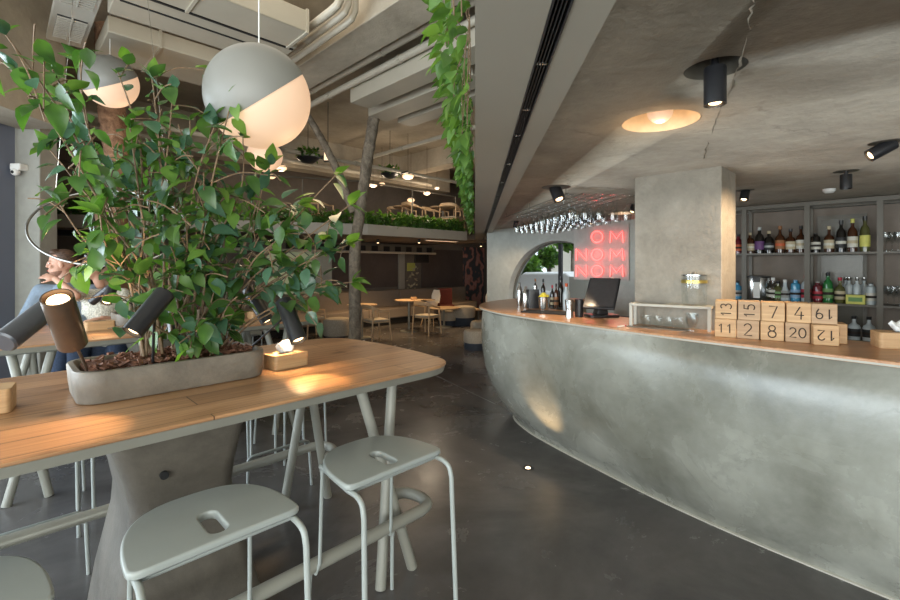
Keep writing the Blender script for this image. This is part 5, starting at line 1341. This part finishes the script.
shl = hc+Vector((-.17,-.02,-.255)); shr = hc+Vector((.20,.14,-.265)); pel = Vector((hc.x+.04, hc.y+.08, .98))
body.cap((shl+shr)/2+Vector((0,0,-.12)), pel+Vector((0,0,.1)), .115, .11)
elb = shl+Vector((-.08,-.10,-.29)); wr = elb+Vector((.17,-.17,-.05)); wr.z = 1.15
body.cap(shl, elb, .055, .043); body.cap(elb, wr, .042, .030); hand(body, wr, Vector((.8,-.5,-.05)), Vector((0,0,1)), 1, .25)
elb2 = shr+Vector((.08,-.02,-.29)); wr2 = elb2+Vector((-.10,-.22,-.02)); wr2.z = 1.15
body.cap(shr, elb2, .055, .043); body.cap(elb2, wr2, .042, .030); hand(body, wr2, Vector((-.6,-.7,-.05)), Vector((0,0,1)), 1, .25, -1)
for sx in (-1,1):
    hip = pel+Vector((sx*.09,-sx*.05*.5,-.03)); kn = Vector((hip.x+sx*.02, hip.y-.05, .52)); an = Vector((kn.x, kn.y+.05, .09))
    body.cap(hip, kn, .085, .058); body.cap(kn, an, .055, .038); body.cap(an, an+Vector((-.10,-.12,-.045)), .04, .032)
bo = build('body', body, M['skin'], per, True); remesh(bo, .0065, 4)
face_bits(per, P, Mh, 1.08)
hm = MB(); hm.ell(P(0,-.028,.048), (.083,.095,.092), Mh, 24, 16); hm.ell(P(0,.035,.108), (.062,.045,.030), Mh, 16, 10); o = build('hair', hm, M['hair'], per, True); remesh(o, .008, 3)
hm = MB(); hm.ell(P(0,.020,-.062), (.0585,.0655,.058), Mh, 20, 14); hm.ell(P(0,.066,-.092),(.024,.020,.019), Mh, 12, 8)
o = build('beard', hm, M['stubble'], per, True); remesh(o, .006, 3)
sh = MB(); sh.cap(nb+Vector((0,0,-.03)), nb+Vector((0,0,-.06)), .075, .10); sh.cap(shl+Vector((.02,0,-.01)), shr+Vector((-.02,0,-.01)), .075, .075); sh.cap((shl+shr)/2+Vector((-.06,-.02,-.12)), pel+Vector((-.05,0,.06)), .150, .135); sh.cap((shl+shr)/2+Vector((.06,.04,-.12)), pel+Vector((.05,.03,.06)), .150, .135); sh.ell((shl+shr)/2+Vector((0,0,-.2)), (.19,.165,.24))
sh.cap(shl, elb, .070, .056); sh.cap(elb, elb.lerp(wr,.85), .055, .040); sh.cap(shr, elb2, .070, .056); sh.cap(elb2, elb2.lerp(wr2,.85), .055, .040)
o = build('jersey', sh, M['shirt'], per, True); remesh(o, .012, 5)
jn = MB(); jn.cap(pel+Vector((-.05,0,.02)), pel+Vector((.05,0,.02)), .125, .125)
for sx in (-1,1):
    hip = pel+Vector((sx*.09,-sx*.05*.5,-.03)); kn = Vector((hip.x+sx*.02, hip.y-.05, .52)); an = Vector((kn.x, kn.y+.05, .11)); jn.cap(hip, kn, .100, .072); jn.cap(kn, an, .070, .058)
o = build('jeans', jn, M['jeans'], per, True); remesh(o, .012, 5)
for sx in (-1,1):
    kn = Vector((pel.x+sx*.11, pel.y-sx*.025-.05, .52)); an = Vector((kn.x, kn.y+.05, .055)); s_ = MB(); s_.cap(an+Vector((.02,.03,0)), an+Vector((-.11,-.14,-.005)), .052, .046); build('shoe', s_, M['blacks'], per, True)
# woman hugging him
hw_ = at(92, 268, 4.40); per = thing('person', 'woman in cream lace top with hair tied back, arm around the bearded man', 'person', (hw_.x+.06, hw_.y+.08, 0))
fw = Vector((-.85,-.5,-.15)); up = Vector((-.25,0,1)); body = MB(); P, Mh = head(body, hw_, fw, up, .98)
nb = hw_+Vector((.05,.04,-.17)); body.cap(hw_+Vector((.02,.01,-.06)), nb, .038, .042)
shl = hw_+Vector((-.08,-.08,-.25)); shr = hw_+Vector((.22,.12,-.26)); pel = Vector((hw_.x+.10, hw_.y+.10, .95))
body.cap((shl+shr)/2+Vector((0,0,-.1)), pel+Vector((0,0,.1)), .095, .105)
ht = at(45, 276, 4.10); wr = ht+Vector((.10,-.0,-.03)); elb = at(76, 296, 3.98)
body.cap(shl, elb, .045, .036); body.cap(elb, wr, .036, .026); hand(body, wr, Vector((-.9,-.05,.30)), Vector((0,-.6,.8)), .95, .4)
elb2 = shr+Vector((.06,-.02,-.27)); wr2 = elb2+Vector((-.1,-.2,0)); wr2.z = 1.14
body.cap(shr, elb2, .045, .036); body.cap(elb2, wr2, .036, .026); hand(body, wr2, Vector((-.6,-.7,-.05)), Vector((0,0,1)), .95, .25, -1)
for sx in (-1,1):
    hip = pel+Vector((sx*.09,0,-.03)); kn = Vector((hip.x, hip.y-.03, .50)); an = Vector((kn.x, kn.y+.04, .09)); body.cap(hip, kn, .085, .055); body.cap(kn, an, .052, .035); body.cap(an, an+Vector((-.09,-.11,-.05)), .036, .03)
bo = build('body', body, M['skin'], per, True); remesh(bo, .0065, 4); face_bits(per, P, Mh, .98)
hm = MB(); hm.ell(P(0,-.025,.045), (.080,.098,.088), Mh, 24, 16); hm.ell(P(0,-.10,.05), (.05,.05,.05), Mh, 16, 10); o = build('hair', hm, M['hair'], per, True); remesh(o, .008, 3)
build('headband', MB().tube([P(.086*math.cos(a), .055*math.sin(a)-.02, .060+.070*math.sin(a)) for a in [2*PI*i/30 for i in range(30)]], .010, 8, True), plain('grey_headband',(.30,.30,.34)), per, True)
sh = MB(); sh.cap(shl+Vector((.02,0,-.01)), shr+Vector((-.02,0,-.01)), .062, .062); sh.cap((shl+shr)/2+Vector((-.04,-.02,-.10)), pel+Vector((-.03,0,.0)), .115, .13); sh.cap((shl+shr)/2+Vector((.05,.02,-.10)), pel+Vector((.03,.0,.0)), .115, .13); sh.ell((shl+shr)/2+Vector((0,0,-.17)), (.16,.15,.2))
sh.cap(shl, shl.lerp(elb,.75), .060, .058); sh.cap(shr, elb2, .06, .05); o = build('lace_top', sh, M['lace'], per, True); remesh(o, .012, 4)
jn = MB(); jn.cap(pel+Vector((-.04,0,.0)), pel+Vector((.04,0,.0)), .125, .125)
for sx in (-1,1):
    hip = pel+Vector((sx*.09,0,-.03)); kn = Vector((hip.x, hip.y-.03, .50)); an = Vector((kn.x, kn.y+.04, .11)); jn.cap(hip, kn, .098, .068); jn.cap(kn, an, .066, .05)
o = build('trousers', jn, M['jeans'], per, True); remesh(o, .012, 5)
